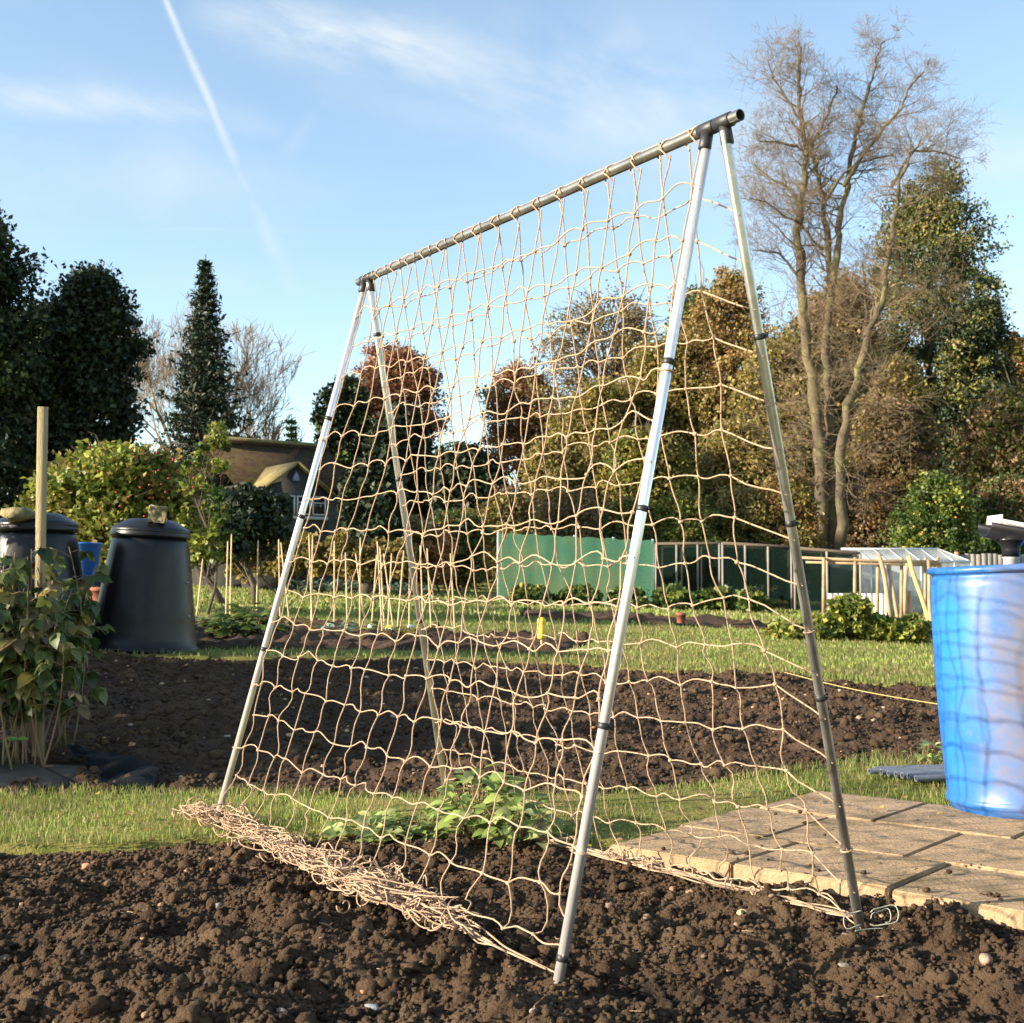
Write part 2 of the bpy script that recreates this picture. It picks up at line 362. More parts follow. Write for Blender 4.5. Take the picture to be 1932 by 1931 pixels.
# named single stones
def stone(u,v,rad,col,label,seed,hf=h1):
    p=G(u,v); p[2]=hf(np.array([p[0]]),np.array([p[1]]))[0]+rad*.35
    t=MB(); lumps(t,[p],[rad],seed,.6,[col],.25)
    o=t.build('stone',M['bits'],thingless(p)); return o
def thingless(p): return None
for (u,v,rad,col,lab,sd) in [(703,1890,.014,(.22,.25,.27),'pale bluish flat stone on the soil at the bottom edge',1),
   (1190,1697,.012,(.50,.36,.22),'tan stone on the soil between the two netting panels',2),
   (1402,1727,.013,(.62,.42,.24),'bright tan stone beside the bunched cord behind the near leg',3),
   (165,1622,.016,(.5,.22,.12),'reddish stone on the soil left of the netting heap',4),
   (1860,1810,.018,(.34,.22,.15),'brown rounded stone on the soil right of the cord coil',5)]:
    p=G(u,v); p[2]=h1(np.array([p[0]]),np.array([p[1]]))[0]+rad*.5
    t=MB(); lumps(t,[p*0],[rad],sd,.6,[col],.25); o=t.build('stone',M['bits'],col=True); o.location=tuple(p); tag(o,lab,'stone')
# ------------------------------------------------------------------ slabs
e1=np.array([.76,-.65]); e1/=np.linalg.norm(e1); e2=np.array([-e1[1],e1[0]])
O=G(1150,1612)[:2]
mb=MB(); r=RS(3)
rows=[(0.0,.40,[-.0,.42,.88,1.33,1.78]),(.408,.45,[-.02,.30,.75,1.2,1.65,2.1]),(.866,.45,[.02,.45,.9,1.35,1.8]),(1.324,.45,[.62,1.0,1.45,1.9,2.3]),(1.782,.45,[.9,1.35,1.8,2.2])]
import bmesh
bmS=bmesh.new()
for ri,(b0,w,js) in enumerate(rows):
    for i in range(len(js)-1):
        s0=js[i]+.005; s1=js[i+1]-.005; dz=r.uniform(-.003,.003)+.028; tl=r.uniform(-.006,.006,2)
        j=r.uniform(-.004,.004)
        q=bmesh.ops.create_cube(bmS,size=1)
        for v in q['verts']:
            s=s0+(v.co.x+.5)*(s1-s0); n_=b0+j+(v.co.y+.5)*w
            z=dz-.045*(.5-v.co.z)+tl[0]*v.co.x+tl[1]*v.co.y+ .012*(s/2)
            xy=O+e1*s+e2*n_; v.co=(xy[0],xy[1],z+float(g(*xy)))
bmesh.ops.bevel(bmS,geom=bmS.edges[:],offset=.004,segments=2,affect='EDGES')
me=bpy.data.meshes.new('paved_path'); bmS.to_mesh(me); bmS.free(); me.materials.append(M['slabc'])
o=bpy.data.objects.new('paved_path',me); C.objects.link(o); tag(o,kind='structure')
SL=np.array([O-e1*.03-e2*.0,O+e1*1.85-e2*.0,O+e1*2.4+e2*1.0,O+e1*2.4+e2*2.25,O+e1*.9+e2*2.25,O+e1*.9+e2*1.78,O+e1*.62+e2*1.78,O+e1*.62+e2*1.32,O-e1*.03+e2*1.32])
# mud crumbs on the paving
def sl_pt(a_,b_): 
    q=O+e1*a_+e2*b_; return [q[0],q[1],float(g(*q))+.014+.012*a_/2]
gs_=[[sl_pt(a_,b_) for a_ in np.linspace(.03,2.25,24)] for b_ in np.linspace(.03,1.3,14)]
mb=MB(); mb.add(np.array(gs_).reshape(-1,3),[gridfaces(14,24)])
tag(mb.build('joint_soil',M['soil']),kind='structure')
mb=MB(); n=120; s=r.uniform(.05,1.7,n); w=np.abs(r.normal(0,.4,n)); w=np.minimum(w,1.3)
xy=O+s[:,None]*e1+w[:,None]*e2; rad=.002+.009*r.rand(n)**3
lumps(mb,np.stack([xy[:,0],xy[:,1],.032+.012*s/2+g(xy[:,0],xy[:,1])+rad*.3],-1),rad,12,.6)
tag(mb.build('mud_crumbs',M['soil']),'dark mud crumbs scattered over the tan paving slabs','mud crumbs',kind='stuff')
# ------------------------------------------------------------------ grass
def blades(mb,x,y,z,ln,wd,col,r,lean=.5):
    n=len(x); a=r.rand(n)*6.283; l=ln*r.uniform(.5,1.2,n); b=r.rand(n)*6.283; le=r.rand(n)*lean
    sx=np.cos(a)*wd/2; sy=np.sin(a)*wd/2
    lx=np.cos(b)*le*l; ly=np.sin(b)*le*l
    v=np.zeros((n,5,3))
    v[:,0]=np.stack([x-sx,y-sy,z],-1); v[:,1]=np.stack([x+sx,y+sy,z],-1)
    v[:,2]=np.stack([x+sx*.8+lx*.35,y+sy*.8+ly*.35,z+l*.6],-1); v[:,3]=np.stack([x-sx*.8+lx*.35,y-sy*.8+ly*.35,z+l*.6],-1)
    v[:,4]=np.stack([x+lx,y+ly,z+l*np.sqrt(np.clip(1-le**2*.7,.2,1))],-1)
    base=np.arange(n)[:,None]*5
    mb.add(v.reshape(-1,3),[base+np.array([[0,1,2,3]]),base+np.array([[3,2,4]])],np.repeat(col,5,0))
def okgrass(x,y,m=-.03):
    k=np.ones(len(x),bool)
    for b in BEDS: k&=sdist(b,x,y)<-m+.0
    k&=~inside(SL,x,y)
    return k
GC=np.array([(.195,.275,.05),(.27,.32,.075),(.37,.34,.13),(.44,.35,.19),(.13,.19,.04)])
def gcol(n,r,x,y,w=(.36,.26,.17,.08,.13)):
    c=GC[r.choice(5,n,p=w)]
    t=fbm(x*2.2,y*2.2,3,77)[:,None]
    b_=np.clip(fbm(x*1.7+9,y*1.7,3,31)*2.2-.25,0,.75)[:,None]; c=c*(1-b_)+np.array([.27,.22,.10])*b_; return np.clip(c*(1+.6*t),.01,1)*r.uniform(.75,1.15,(n,1))
mb=MB(); r=RS(15)
n=62000; x=r.uniform(-2.6,2.6,n); y=r.uniform(3.6,6.0,n); k=okgrass(x,y,-.02); x=x[k]; y=y[k]
ln=.027*(1+.9*fbm(x*3,y*3,2,5))*np.where(x>.9,1.5,1)
d2=np.minimum(-sdist(b1,x,y),-sdist(b2,x,y)); ln=np.where(d2<.05,ln*1.35,ln)
blades(mb,x,y,g(x,y)-.004,ln,.0032,gcol(len(x),r,x,y),r,.75)
n=60000; x=r.uniform(-5,6,n); y=6+10*r.rand(n)**1.3; k=okgrass(x,y,0)&(np.abs(x)<y*.52+.6); x=x[k]; y=y[k]
blades(mb,x,y,g(x,y)-.005,.042,.010,gcol(len(x),r,x,y,(.45,.3,.15,.04,.06)),r,.6)
n=45000; y=16+26*r.rand(n)**1.2; x=r.uniform(-.5,.5,n)*y*1.05; k=okgrass(x,y,0); x=x[k]; y=y[k]
blades(mb,x,y,g(x,y)-.01,.07,.035,gcol(len(x),r,x,y,(.5,.3,.14,.03,.03)),r,.6)
tag(mb.build('grass',M['grass'],col=True),'short autumn grass on the paths and lawns between the beds','grass',kind='stuff')
# ------------------------------------------------------------------ A-frame
def lerp(a,b,t): return np.asarray(a)*(1-t)+np.asarray(b)*t
Rn=P(1397,217,2.60); Rf=P(681,531,4.28)
def ridge_at(u):  # parameter where the ridge passes pixel column u
    lo,hi=0,1
    for _ in range(40):
        m=(lo+hi)/2; p=lerp(Rn,Rf,m); uu=966+F*p[0]/(p[1]*math.cos(TH)+(p[2]-CH)*math.sin(TH))
        if uu>u: lo=m
        else: hi=m
    return lo
tA=ridge_at(1336); tB=ridge_at(1366); tC=ridge_at(690); tD=ridge_at(697)
fr=thing('garden_trellis','tall tubular metal A-frame standing over the dug soil bed','trellis',(0.1,3.3,0))
PR=.0114
rd=(Rf-Rn)/np.linalg.norm(Rf-Rn)
def hollow(mb,p,q,ro,ri,k=20):
    p=np.array(p);q=np.array(q); d=(q-p)/np.linalg.norm(q-p)
    mb.tube([p,q],ro,k,cap=False); mb.tube([p+d*.0005,p+d*.06],ri,k,cap=False); mb.tube([q-d*.06,q-d*.0005],ri,k,cap=False)
    mb.tube([p,p+d*.0006],[ro,ri],k,cap=False); mb.tube([q-d*.0006,q],[ri,ro],k,cap=False)
mb=MB(); hollow(mb,Rn,Rf+rd*.02,.0133,.0117); ridge=mb.build('ridge_pole',mat('ridge_metal',(.33,.33,.30),.34,metal=.8,var=(.22,.22,.20),scale=9),fr,smooth=True)
mb=MB(); mb.tube([Rn+rd*.05,Rn+rd*.051],.0116,16); mb.build('bore_shade_disc',M['rubber'],ridge)  # black disc stands in for the darkness inside the hollow pole
legs={}
def project_y(p): 
    dy=p[1]*math.cos(TH)+(p[2]-CH)*math.sin(TH); dz=-p[1]*math.sin(TH)+(p[2]-CH)*math.cos(TH)
    return 965.5-F*dz/dy
def leg(foot,t,bands,m,side,groove=False):
    top=lerp(Rn,Rf,t)-np.array([0,0,.02])
    d=(foot-top)/np.linalg.norm(foot-top); ft=foot+d*.035
    mb=MB()
    if groove:
        k=20; a=np.arange(k)*2*math.pi/k; 
        prof=PR*np.where(np.arange(k)%5==0,.86,1.0)
        t_=d; ref=np.array([0,1,0.]); u=np.cross(t_,ref); u/=np.linalg.norm(u); w=np.cross(t_,u)
        ring=(np.cos(a)*prof)[:,None]*u+(np.sin(a)*prof)[:,None]*w
        v=np.concatenate([top+ring,ft+ring]); j=np.arange(k); j2=(j+1)%k
        mb.add(v,[np.stack([j,j2,j2+k,j+k],-1),np.array([list(range(k,2*k))])])
        o=mb.build('leg',m,fr,smooth=False)
    else:
        mb.tube([top,ft],PR,28); o=mb.build('leg',m,fr,smooth=True)
        # flat caps keep crisp enough
    for vb in bands:
        lo,hi=0,1
        for _ in range(40):
            mm=(lo+hi)/2
            if project_y(lerp(top,ft,mm))<vb: lo=mm
            else: hi=mm
        c=lerp(top,ft,lo); mb=MB(); mb.tube([c-d*.007,c-d*.006,c+d*.006,c+d*.007],[PR*1.02,PR*1.14,PR*1.14,PR*1.02],20); mb.tube([c+np.cross(d,[0,0,1])*PR*.0+np.array([PR*1.05,-.006,0]),c+np.array([PR*1.35,-.006,0])],.004,8)
        mb.build('clip',M['rubber'],o)
    # corner connector
    rp=lerp(Rn,Rf,t); mb=MB(); mb.tube([rp-rd*.026,rp-rd*.024,rp+rd*.024,rp+rd*.026],[.0138,.0165,.0165,.0138],20)
    mb.tube([rp-d*-.005,rp+d*.048,rp+d*.05],[.014,.0148,.0130],20)
    mb.build('connector',M['rubber'],fr,smooth=False)
    return top,foot
LA=leg(A,tA,[683,960,1370,1808],M['alu'],0)
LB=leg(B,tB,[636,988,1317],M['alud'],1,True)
LC=leg(Cc,tC,[790,975,1225,1540],M['alu'],0)
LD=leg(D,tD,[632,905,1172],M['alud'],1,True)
# ------------------------------------------------------------------ netting
JR=.00205
net=thing('bean_netting','knotted jute netting draped over the metal A-frame down to the soil','netting',(0.1,3.3,0))
r=RS(33)
NC=17; NR=17
sv=np.linspace(.0,1,NC); 
def surf(side,s,t):
    if side==0: top=lerp(LA[0],LC[0],s); bot=lerp(A,Cc,s)
    else: top=lerp(LB[0],LD[0],s); bot=lerp(B,D,s)
    p=lerp(top,bot,t)
    inw=np.array([.80,.60,0])*(1 if side==0 else -1)
    sag=4*t*(1-t)*math.sin(math.pi*min(max(s,0),1))*.05
    return p+inw*sag
def arcs(p,q,amp,r,n=5,up=.10):
    t=np.linspace(0,1,n+1)[:,None]; L_=np.linalg.norm(q-p)
    off=np.sin(np.pi*t)*(np.array([0,0,1])*up*L_*r.uniform(-.2,1.3)+r.normal(0,amp,3))+np.sin(2*np.pi*t)*r.normal(0,amp*.8,3)
    return p*(1-t)+q*t+off
knots={}
for side in (0,1):
    K=np.zeros((NR+1,NC,3)); 
    colj=r.normal(0,.004,NC)
    for j in range(NC):
        s=sv[j]
        if side==0: s=.012+s*.976
        else: s=.035+s*.935+.5/NC*(1-s*.6)
        for i in range(NR+1):
            t=i/NR*.965
            tt=t**.97
            ss=s+(colj[j]+r.normal(0,.0055)*min(1,i/6)+ .005*math.sin(i*.9+j))*min(1,i/3)
            if side==0: ss+=.012*math.sin(math.pi*t)*(.5-s)
            else: ss+=.03*math.sin(math.pi*t)*(1-s)**2-.02*t*(1-s)**3
            p=surf(side,min(max(ss,.004),.996),tt)+np.array([0,0,1])*r.normal(0,.006)
            if i>0: p+=np.array([0,0,-1])*.035*math.sin(math.pi*s)*t*(1 if side==0 else .6)
            K[i,j]=p
    knots[side]=K
def strand(mb,pts,rad=JR,k=5): mb.tube(np.array(pts),rad,k)
for side,nm in ((0,'front_panel'),(1,'back_panel')):
    mb=MB(); K=knots[side]
    for j in range(NC):
        pts=[]
        for i in range(NR):
            q=arcs(K[i,j],K[i+1,j],.0012+.0045*(i/NR)**1.2,r,5,0)
            if i==NR-1: q=arcs(K[i,j],K[i+1,j]+np.array([0,0,.0]),.012,r,5,0)
            pts+=list(q[:-1])
        pts.append(K[NR,j]); strand(mb,pts)
    for i in range(1,NR+1 if side==0 else NR+1):
        pts=[]
        for j in range(NC-1):
            q=arcs(K[i,j],K[i,j+1],.004,r,6,.10); pts+=list(q[:-1])
        pts.append(K[i,NC-1]); strand(mb,pts)
        for j in range(NC):  # knots
            mb.add(IV*np.array([.0058,.0055,.0048])*r.uniform(.8,1.15)+K[i,j],[IF])
        # edge ties to the legs
        LL=(LA,LC) if side==0 else (LB,LD)
        for e,(jj,leg_) in enumerate(((0,LL[0]),(NC-1,LL[1]))):
            if i%2==0 and side==0: continue
            dd=.045 if side==1 and e==0 else .012
            q=lerp(leg_[0],leg_[1],min(1,i/NR*.965+dd)); strand(mb,arcs(K[i,jj],q+np.array([-.0,-.013,0]),.003,r,4,0))
            if i not in (5,10,15): continue
            dv=(leg_[1]-leg_[0]); dv/=np.linalg.norm(dv); u=np.cross(dv,[0,1,0]); u/=np.linalg.norm(u); w=np.cross(dv,u)
            an=np.linspace(0,2*math.pi,13)
            strand(mb,[q+(PR+.0022)*(math.cos(x)*u+math.sin(x)*w)+dv*.004*x/6 for x in an])
    mb.build(nm,M['jute'],net,smooth=True)
# loops of cord over the ridge pole, running from one panel to the other
mb=MB()
for j in range(NC):
    f0=knots[0][0,j]; f1=knots[1][0,j]
    for (f,sg) in ((f0,1),(f1,-1)):
        s_=np.dot(f-Rn,rd); c=Rn+rd*s_
        side_=np.cross(rd,[0,0,1]); side_/=np.linalg.norm(side_)
        if np.dot(side_,np.array([-1,-1,0]))<0: side_=-side_
        an=np.linspace(-1.9,1.9,12) if sg>0 else np.linspace(-2.0,2.2,12)
        pts=[c+.0155*(math.sin(x)*side_*sg+math.cos(x)*np.array([0,0,1]))+rd*.012*(x) for x in an]
        strand(mb,pts); strand(mb,arcs(pts[-1],f+np.array([0,0,-.012]),.001,r,3,0))
    if j<NC-1:
        a=Rn+rd*np.dot(f0-Rn,rd)+np.array([0,0,.0155]); b=Rn+rd*np.dot(knots[0][0,j+1]-Rn,rd)+np.array([0,0,.0155])
        strand(mb,arcs(a,b,.0015,r,6,-.005))
mb.build('ridge_loops',M['jute'],net,smooth=True)
# heap of slack netting along the front foot
mb=MB()
ad=(Cc-A)/np.linalg.norm(Cc-A); an_=np.array([-ad[1],ad[0],0]); 
if an_[1]>0: an_=-an_     # towards the camera
Ltot=np.linalg.norm(Cc-A)
def wprof(t): # width of heap along line (0 near A, 1 at C)
    return np.interp(t,[0,.1,.2,.35,.5,.7,.9,1.0,1.16],[.003,.013,.050,.080,.055,.048,.052,.055,.03])
def heap_path(t0,t1,n,r,amp=1.):
    tt=np.linspace(t0,t1,n)
    lat=r.normal(0,1); hz=abs(r.normal(0,1))
    out=[]; ph=r.rand(4)*6.28; fq=r.uniform(3,11,4)
    for k,t in enumerate(tt):
        w=wprof(t)
        o=lat*.45*w+w*.8*math.sin(fq[0]*(k/n)*1.0+ph[0])*amp+.02*w
        zz=.005+ hz*.22*w*amp+.45*w*amp*abs(math.sin(fq[1]*(k/n)+ph[1]))**1.5
        al=.8*w*math.sin(fq[2]*(k/n)*1.1+ph[2])
        p=A+ad*(t*Ltot+al)+an_*(o+.035*math.sin(math.pi*min(t,1))+.006)
        if t>1.0: p=p+np.array([-.0,-.02,0])
        p[2]=max(0,h1(np.array([p[0]]),np.array([p[1]]))[0]*.5)+zz+.012*math.sin(math.pi*min(1,t))
        out.append(p)
    return np.array(out)
for k in range(125):
    t0=r.uniform(.06,1.04)
    if k<120: t0=r.choice([r.uniform(.14,.55),r.uniform(.5,1.1)])
    ln=r.uniform(.05,.2)
    strand(mb,heap_path(t0,min(1.12,t0+ln),26,r),JR*.95,4)
for k in range(7):
    strand(mb,heap_path(.0+.02*k,1.05,90,RS(200+k),.5),JR,5)
for k in range(120): # curled loops
    t=r.uniform(.3,1.1); w=wprof(t); c=A+ad*t*Ltot+an_*r.normal(0,w*.7); c[2]=.012+abs(r.normal(0,w*.35))
    ra=r.uniform(.010,.034); nrm=r.normal(0,1,3); nrm/=np.linalg.norm(nrm); u=np.cross(nrm,[.3,.2,1]); u/=np.linalg.norm(u); w2=np.cross(nrm,u)
    x=np.linspace(0,r.uniform(4,7),16)
    pts=[c+ra*(math.cos(q)*u+math.sin(q)*w2)+nrm*.004*q for q in x]; pts=np.array(pts); pts[:,2]=np.maximum(pts[:,2],.004)
    strand(mb,pts,JR*.95,4)
mb.build('slack_heap',M['jute'],net,smooth=True)
# rope-like bunched cords along the back foot
mb=MB(); bd=(D-B); 
for k in range(8):
    ph=r.rand(3)*6; fq=r.uniform(8,24,3)
    pts=[]
    for t in np.linspace(0 if k<5 else r.uniform(0,.5),1 if k<5 else r.uniform(.6,1),110):
        p=B+bd*t+np.array([-.6,-.5,0])*(.012*math.sin(fq[0]*t+ph[0])+.006*math.sin(60*t+ph[1]))
        p[2]=lerp(.012,D[2]+.02,t)+.006*abs(math.sin(fq[1]*t+ph[2]))+.002*k; pts.append(p)
    strand(mb,pts,JR,5)
for k in range(11):
    t=r.uniform(.05,.85); c=B+bd*t+np.array([-.02,-.02,0])*r.rand(); c[2]=.025; ra=r.uniform(.012,.022)
    x=np.linspace(0,6.6,18); an=r.rand()*3
    strand(mb,[c+np.array([ra*math.cos(q)*math.cos(an),ra*math.cos(q)*math.sin(an),ra*math.sin(q)*.8+.004*q/6]) for q in x],JR,5)
# slack loops between back panel bottom knots and the bunch
for j in range(0,NC,2):
    q=B+bd*min(1,max(0,sv[j]*.95+.03)); q[2]=.02; strand(mb,arcs(knots[1][NR,j],q,.012,r,6,0),JR,5)
mb.build('bunched_hem',M['jute'],net,smooth=True)
# pale cord coiled at the near foot of the back side
mb=MB(); c=B+np.array([.012,-.02,.02])
for (cx,cz,ra,a0,a1,tx) in ((.035,.015,.036,-2.6,2.6,.2),(.028,.012,.026,-1.2,3.0,.5),(-.03,.006,.030,1.0,5.2,-.3),(.0,-.0,.040,3.3,5.6,.9)):
    x=np.linspace(a0,a1,20)
    strand(mb,[c+np.array([cx+ra*math.cos(q),-.012+.012*math.sin(q*1.3+tx)-(.02 if tx==.9 else 0),max(-.012,cz+.6*ra*math.sin(q+.3)+.004*math.sin(3*q))]) for q in x],.0013,5)
tag(mb.build('cord_coil',M['stringp'],smooth=True),'loose pale cord coiled round the foot of the dark right-hand leg','cord')
# ------------------------------------------------------------------ water barrel
bc=np.array([1.803,4.33,.036])
bar=thing('water_barrel','faded blue plastic water barrel standing on the tan paving','barrel',bc)
prof=[(.262,.0),(.270,.004),(.272,.022),(.278,.028),(.284,.034),(.285,.045),(.280,.055),(.277,.06),(.281,.12),(.2865,.25),(.290,.42),(.291,.55),(.289,.70),(.284,.84),(.281,.872),(.276,.878),(.276,.885),(.283,.890),(.2925,.893),(.2935,.902),(.291,.912),(.285,.916),(.272,.914),(.266,.905),(.262,.87),(.26,.5)]
prof=[(a*.93,b*.928) for a,b in prof]; mb=MB(); mb.lathe(prof,96,bc,cap=False); bo=mb.build('drum',M['barrel'],bar,smooth=True)
mb=MB(); mb.lathe([(.0001,.74),(.242,.74)],64,bc,cap=False); mb.build('water',M['glass'],bar)
bar.rotation_euler=(0,math.radians(-3.0),0)
# downpipe, hopper and gutter over the barrel
dc=P(1908,1062,4.33)
dp=thing('gutter_downpipe','black and white gutter outlet poking down into the blue barrel','gutter',dc)
mb=MB(); mb.lathe([(.027,-.12),(.027,.016),(.030,.018),(.030,.024),(.024,.024)],28,dc); mb.build('lower_pipe',M['white'],dp,smooth=False)
mb=MB(); mb.lathe([(.0305,.020),(.0305,.045),(.033,.06),(.05,.078),(.055,.082),(.02,.082)],28,dc); mb.build('outlet',M['black'],dp,smooth=False)
# half round gutter, sloping down to the right
gd=np.array([.93,.10,-.16]); gd/=np.linalg.norm(gd); gs=np.cross(gd,[0,0,1]); gs/=np.linalg.norm(gs); gu=np.cross(gs,gd)
def gutter(mb,c,l0,l1,R,th,a0,a1,k=18):
    a=np.linspace(a0,a1,k); v=[];
    for l in (l0,l1):
        for rr in (R,R-th):
            for x in a: v.append(c+gd*l+gs*rr*math.cos(x)+gu*rr*math.sin(x))
    v=np.array(v); f=[]
    for i in range(k-1):
        f+=[(i,i+1,2*k+i+1,2*k+i),(k+i+1,k+i,3*k+i,3*k+i+1),(i+1,i,k+i,k+i+1),(2*k+i,2*k+i+1,3*k+i+1,3*k+i)]
    f+=[(0,2*k,3*k,k),(k-1,2*k-1,4*k-1,3*k-1)]
    mb.add(v,f)
gc=dc+np.array([0,0,.125])
mb=MB(); gutter(mb,gc,-.095,.6,.052,.004,math.pi,2*math.pi); mb.build('gutter_trough',M['black'],dp,smooth=False)
mb=MB(); 
Mx=np.stack([gd,gs,gu],1); mb.box(-.055,.6,-.058,.045,.002,.007,(Mx,gc+gu*.004)); mb.box(-.055,.6,-.062,-.058,-.012,.03,(Mx,gc+gu*.004)); mb.box(-.06,-.055,-.062,.045,-.004,.03,(Mx,gc+gu*.004))
mb.build('white_lining',M['white'],dp)
# ------------------------------------------------------------------ grey pipes on the grass
pd=np.array([.93,.20,.0]); pd/=np.linalg.norm(pd)
mbp=MB(); hollow(mbp,[0,0,0],pd*1.1,.0125,.0095,16)
pipe0=None
ends=[(1652,1458),(1663,1463),(1676,1466),(1690,1468),(1702,1470),(1714,1472),(1728,1476),(1640,1462)]
plab=['grey pipe at the far side of the bundle on the grass beside the blue barrel','second grey pipe from the far side of the bundle by the barrel','grey pipe near the middle of the bundle on the grass','fourth grey pipe from the far side lying by the barrel','grey pipe third from the near side of the bundle','grey pipe second from the near side of the bundle','nearest grey pipe of the bundle with its pale open end showing','grey pipe lying on top of the others in the bundle']
for i,(u,v) in enumerate(ends):
    if i==0: o=mbp.build('pipe',M['grey'],smooth=True); pipe0=o
    else: o=pipe0.copy(); C.objects.link(o)
    p=G(u,v+8); p[2]+=.03
    o.location=tuple(p); tag(o,plab[i],'pipe','grey pipes lying on the grass by the barrel')
# ------------------------------------------------------------------ compost bins
CLIPM=mat('clip_grey',(.16,.2,.24),.4)
def bin_(c,lab,yaw,s=1.0):
    t=thing('compost_bin',lab,'compost bin',c,'dark plastic compost bins')
    k=72; zs=[0,.012,.03,.04,.10,.22,.24,.36,.50,.52,.64,.74,.80,.825,.84,.845]
    rs=[.415,.418,.405,.392,.384,.366,.366,.350,.331,.330,.311,.296,.284,.272,.262,.255]
    a=np.arange(k)*2*math.pi/k
    V=[]
    for z,q in zip(zs,rs):
        # corner creases and door recess give the tapered bin its faceted look
        f=1-.018*np.maximum(0,np.cos(4*(a-.5)))**3*min(1,z/.1)*(1 if z<.72 else 0)
        rr=q*f
        if .05<z<.7: rr=rr*(1-.07*np.exp(-((a+yaw-4.95)/.06)**2)*(z-.05)/.65-.035*np.exp(-((a+yaw-4.15)/.05)**2)+.02*np.exp(-((a+yaw-5.1)/.05)**2))
        V.append(np.stack([rr*np.cos(a+yaw),rr*np.sin(a+yaw),np.full(k,z)],-1))
    V=np.concatenate(V)*s; n=len(zs)
    i=np.arange(n-1)[:,None]*k; j=np.arange(k)[None]; j2=(j+1)%k
    q=np.stack([i+j,i+j2,i+k+j2,i+k+j],-1).reshape(-1,4)
    mb=MB(); mb.add(V+c,[q,np.array([list(range(k))[::-1]]),np.array([list(range((n-1)*k,n*k))])]); body=mb.build('body',M['binp'],t,smooth=True)
    mb=MB(); mb.lathe(np.array([(.262,.842),(.290,.846),(.2955,.856),(.2955,.872),(.289,.880),(.292,.888),(.2925,.902),(.284,.914),(.265,.925),(.22,.955),(.165,.982),(.150,.984),(.146,.958),(.0001,.952)])*s,72,c,cap=False); lid=mb.build('lid',M['binp'],t,smooth=True)
    mb=MB(); th=np.linspace(0,math.pi,9); mb.tube([c+s*np.array([-.15*math.cos(x),0,.955+.022*math.sin(x)]) for x in th],.016*s,10); mb.build('lid_handle',M['binp'],t,smooth=True)
    mb=MB()
    for aa in (yaw+1.5,):
        pass
    for z,aa in ((.27,3.55),(.52,3.55),(.27,-.25),(.52,-.25)):
            mb=MB()
            rr=np.interp(z,zs,rs)*.985; cc=c+s*np.array([rr*math.cos(aa),rr*math.sin(aa),z]); mb.box(-.02,.02,-.008,.012,-.006,.006,(np.array([[-math.sin(aa),math.cos(aa),0],[math.cos(aa),math.sin(aa),0],[0,0,1]]).T,cc)); mb.build('clip',CLIPM,t)
    return t
c2=G(270,1224); c2=np.array([P(270,1224,9.25)[0],9.25,0]); c2[2]=P(270,1228,8.9)[2]-.01
c1=np.array([P(63,1224,8.9)[0],8.9,0]); c1[2]=P(63,1228,8.6)[2]
t2=bin_(c2,'tapered black compost bin with a small square stone on its lid',.3)
t1=bin_(c1,'tapered black compost bin behind the wooden post with a flat rock on its lid',.9,1.0)
t2.rotation_euler=(0,math.radians(2.8),0)
def rockbox(c,sx,sy,sz,rot,lab,seed):
    bm=bmesh.new(); bmesh.ops.create_cube(bm,size=1); bmesh.ops.subdivide_edges(bm,edges=bm.edges[:],cuts=4,use_grid_fill=True)
    rr=RS(seed)
    for v in bm.verts:
        n=v.co.normalized(); v.co=Vector((v.co.x*sx,v.co.y*sy,v.co.z*sz))*(1-.12*(abs(v.co.length)-.5)); v.co+=Vector(rr.normal(0,.035,3))*min(sx,sz)
    me=bpy.data.meshes.new('stone'); bm.to_mesh(me); bm.free(); me.materials.append(M['stone'])
    o=bpy.data.objects.new('stone',me); C.objects.link(o); o.location=tuple(c); o.rotation_euler=rot; tag(o,lab,'stone')
rockbox(P(297,971,9.05),.125,.12,.12,(.1,.12,.2),'small square mossy stone weighing down the compost bin lid',2)
t=MB(); lumps(t,[np.zeros(3)],[.135],17,.5,None,.3); o=t.build('stone',M['stone']); o.location=tuple(P(36,972,8.62)); tag(o,'flat brown rock on the lid of the bin behind the post','stone')
# blue tub and red pot behind
c=P(162,1088,10.0)
tb=thing('tub','bright blue plastic tub between the two compost bins','tub',c)
mb=MB(); mb.lathe([(.085,0),(.088,.003),(.118,.26),(.124,.262),(.126,.272),(.120,.275),(.114,.27),(.084,.01),(.0001,.01)],40,c,cap=False); mb.build('tub_body',M['bluep'],tb,smooth=True)
mb=MB(); cb=c.copy(); 
zb=float(g(c[0],c[1])); mb.box(-.16,.16,-.12,.12,zb-.02,c[2]-.003,(np.eye(3),np.array([c[0],c[1],0]))); tag(mb.build('box',M['black']),'dark box under the blue tub behind the raspberry leaves','box')
c=P(193,1150,9.6)
tp=thing('flower_pot','terracotta pot half hidden between the two compost bins','pot',c)
zb=float(g(c[0],c[1])); hh=P(193,1108,9.6)[2]-c[2]
mb=MB(); c0=c.copy(); mb.lathe([(.06,0),(.085,hh*.8),(.095,hh*.8),(.098,hh),(.085,hh),(.06,.02),(.0001,.02)],32,c0,cap=False); mb.build('pot_body',M['terra'],tp,smooth=True)
mb=MB(); mb.box(-.15,.15,-.1,.1,zb-.03,c[2]-.003,(np.eye(3),np.array([c[0],c[1],0]))); tag(mb.build('block',M['slabd']),'dark block under the terracotta pot','block')
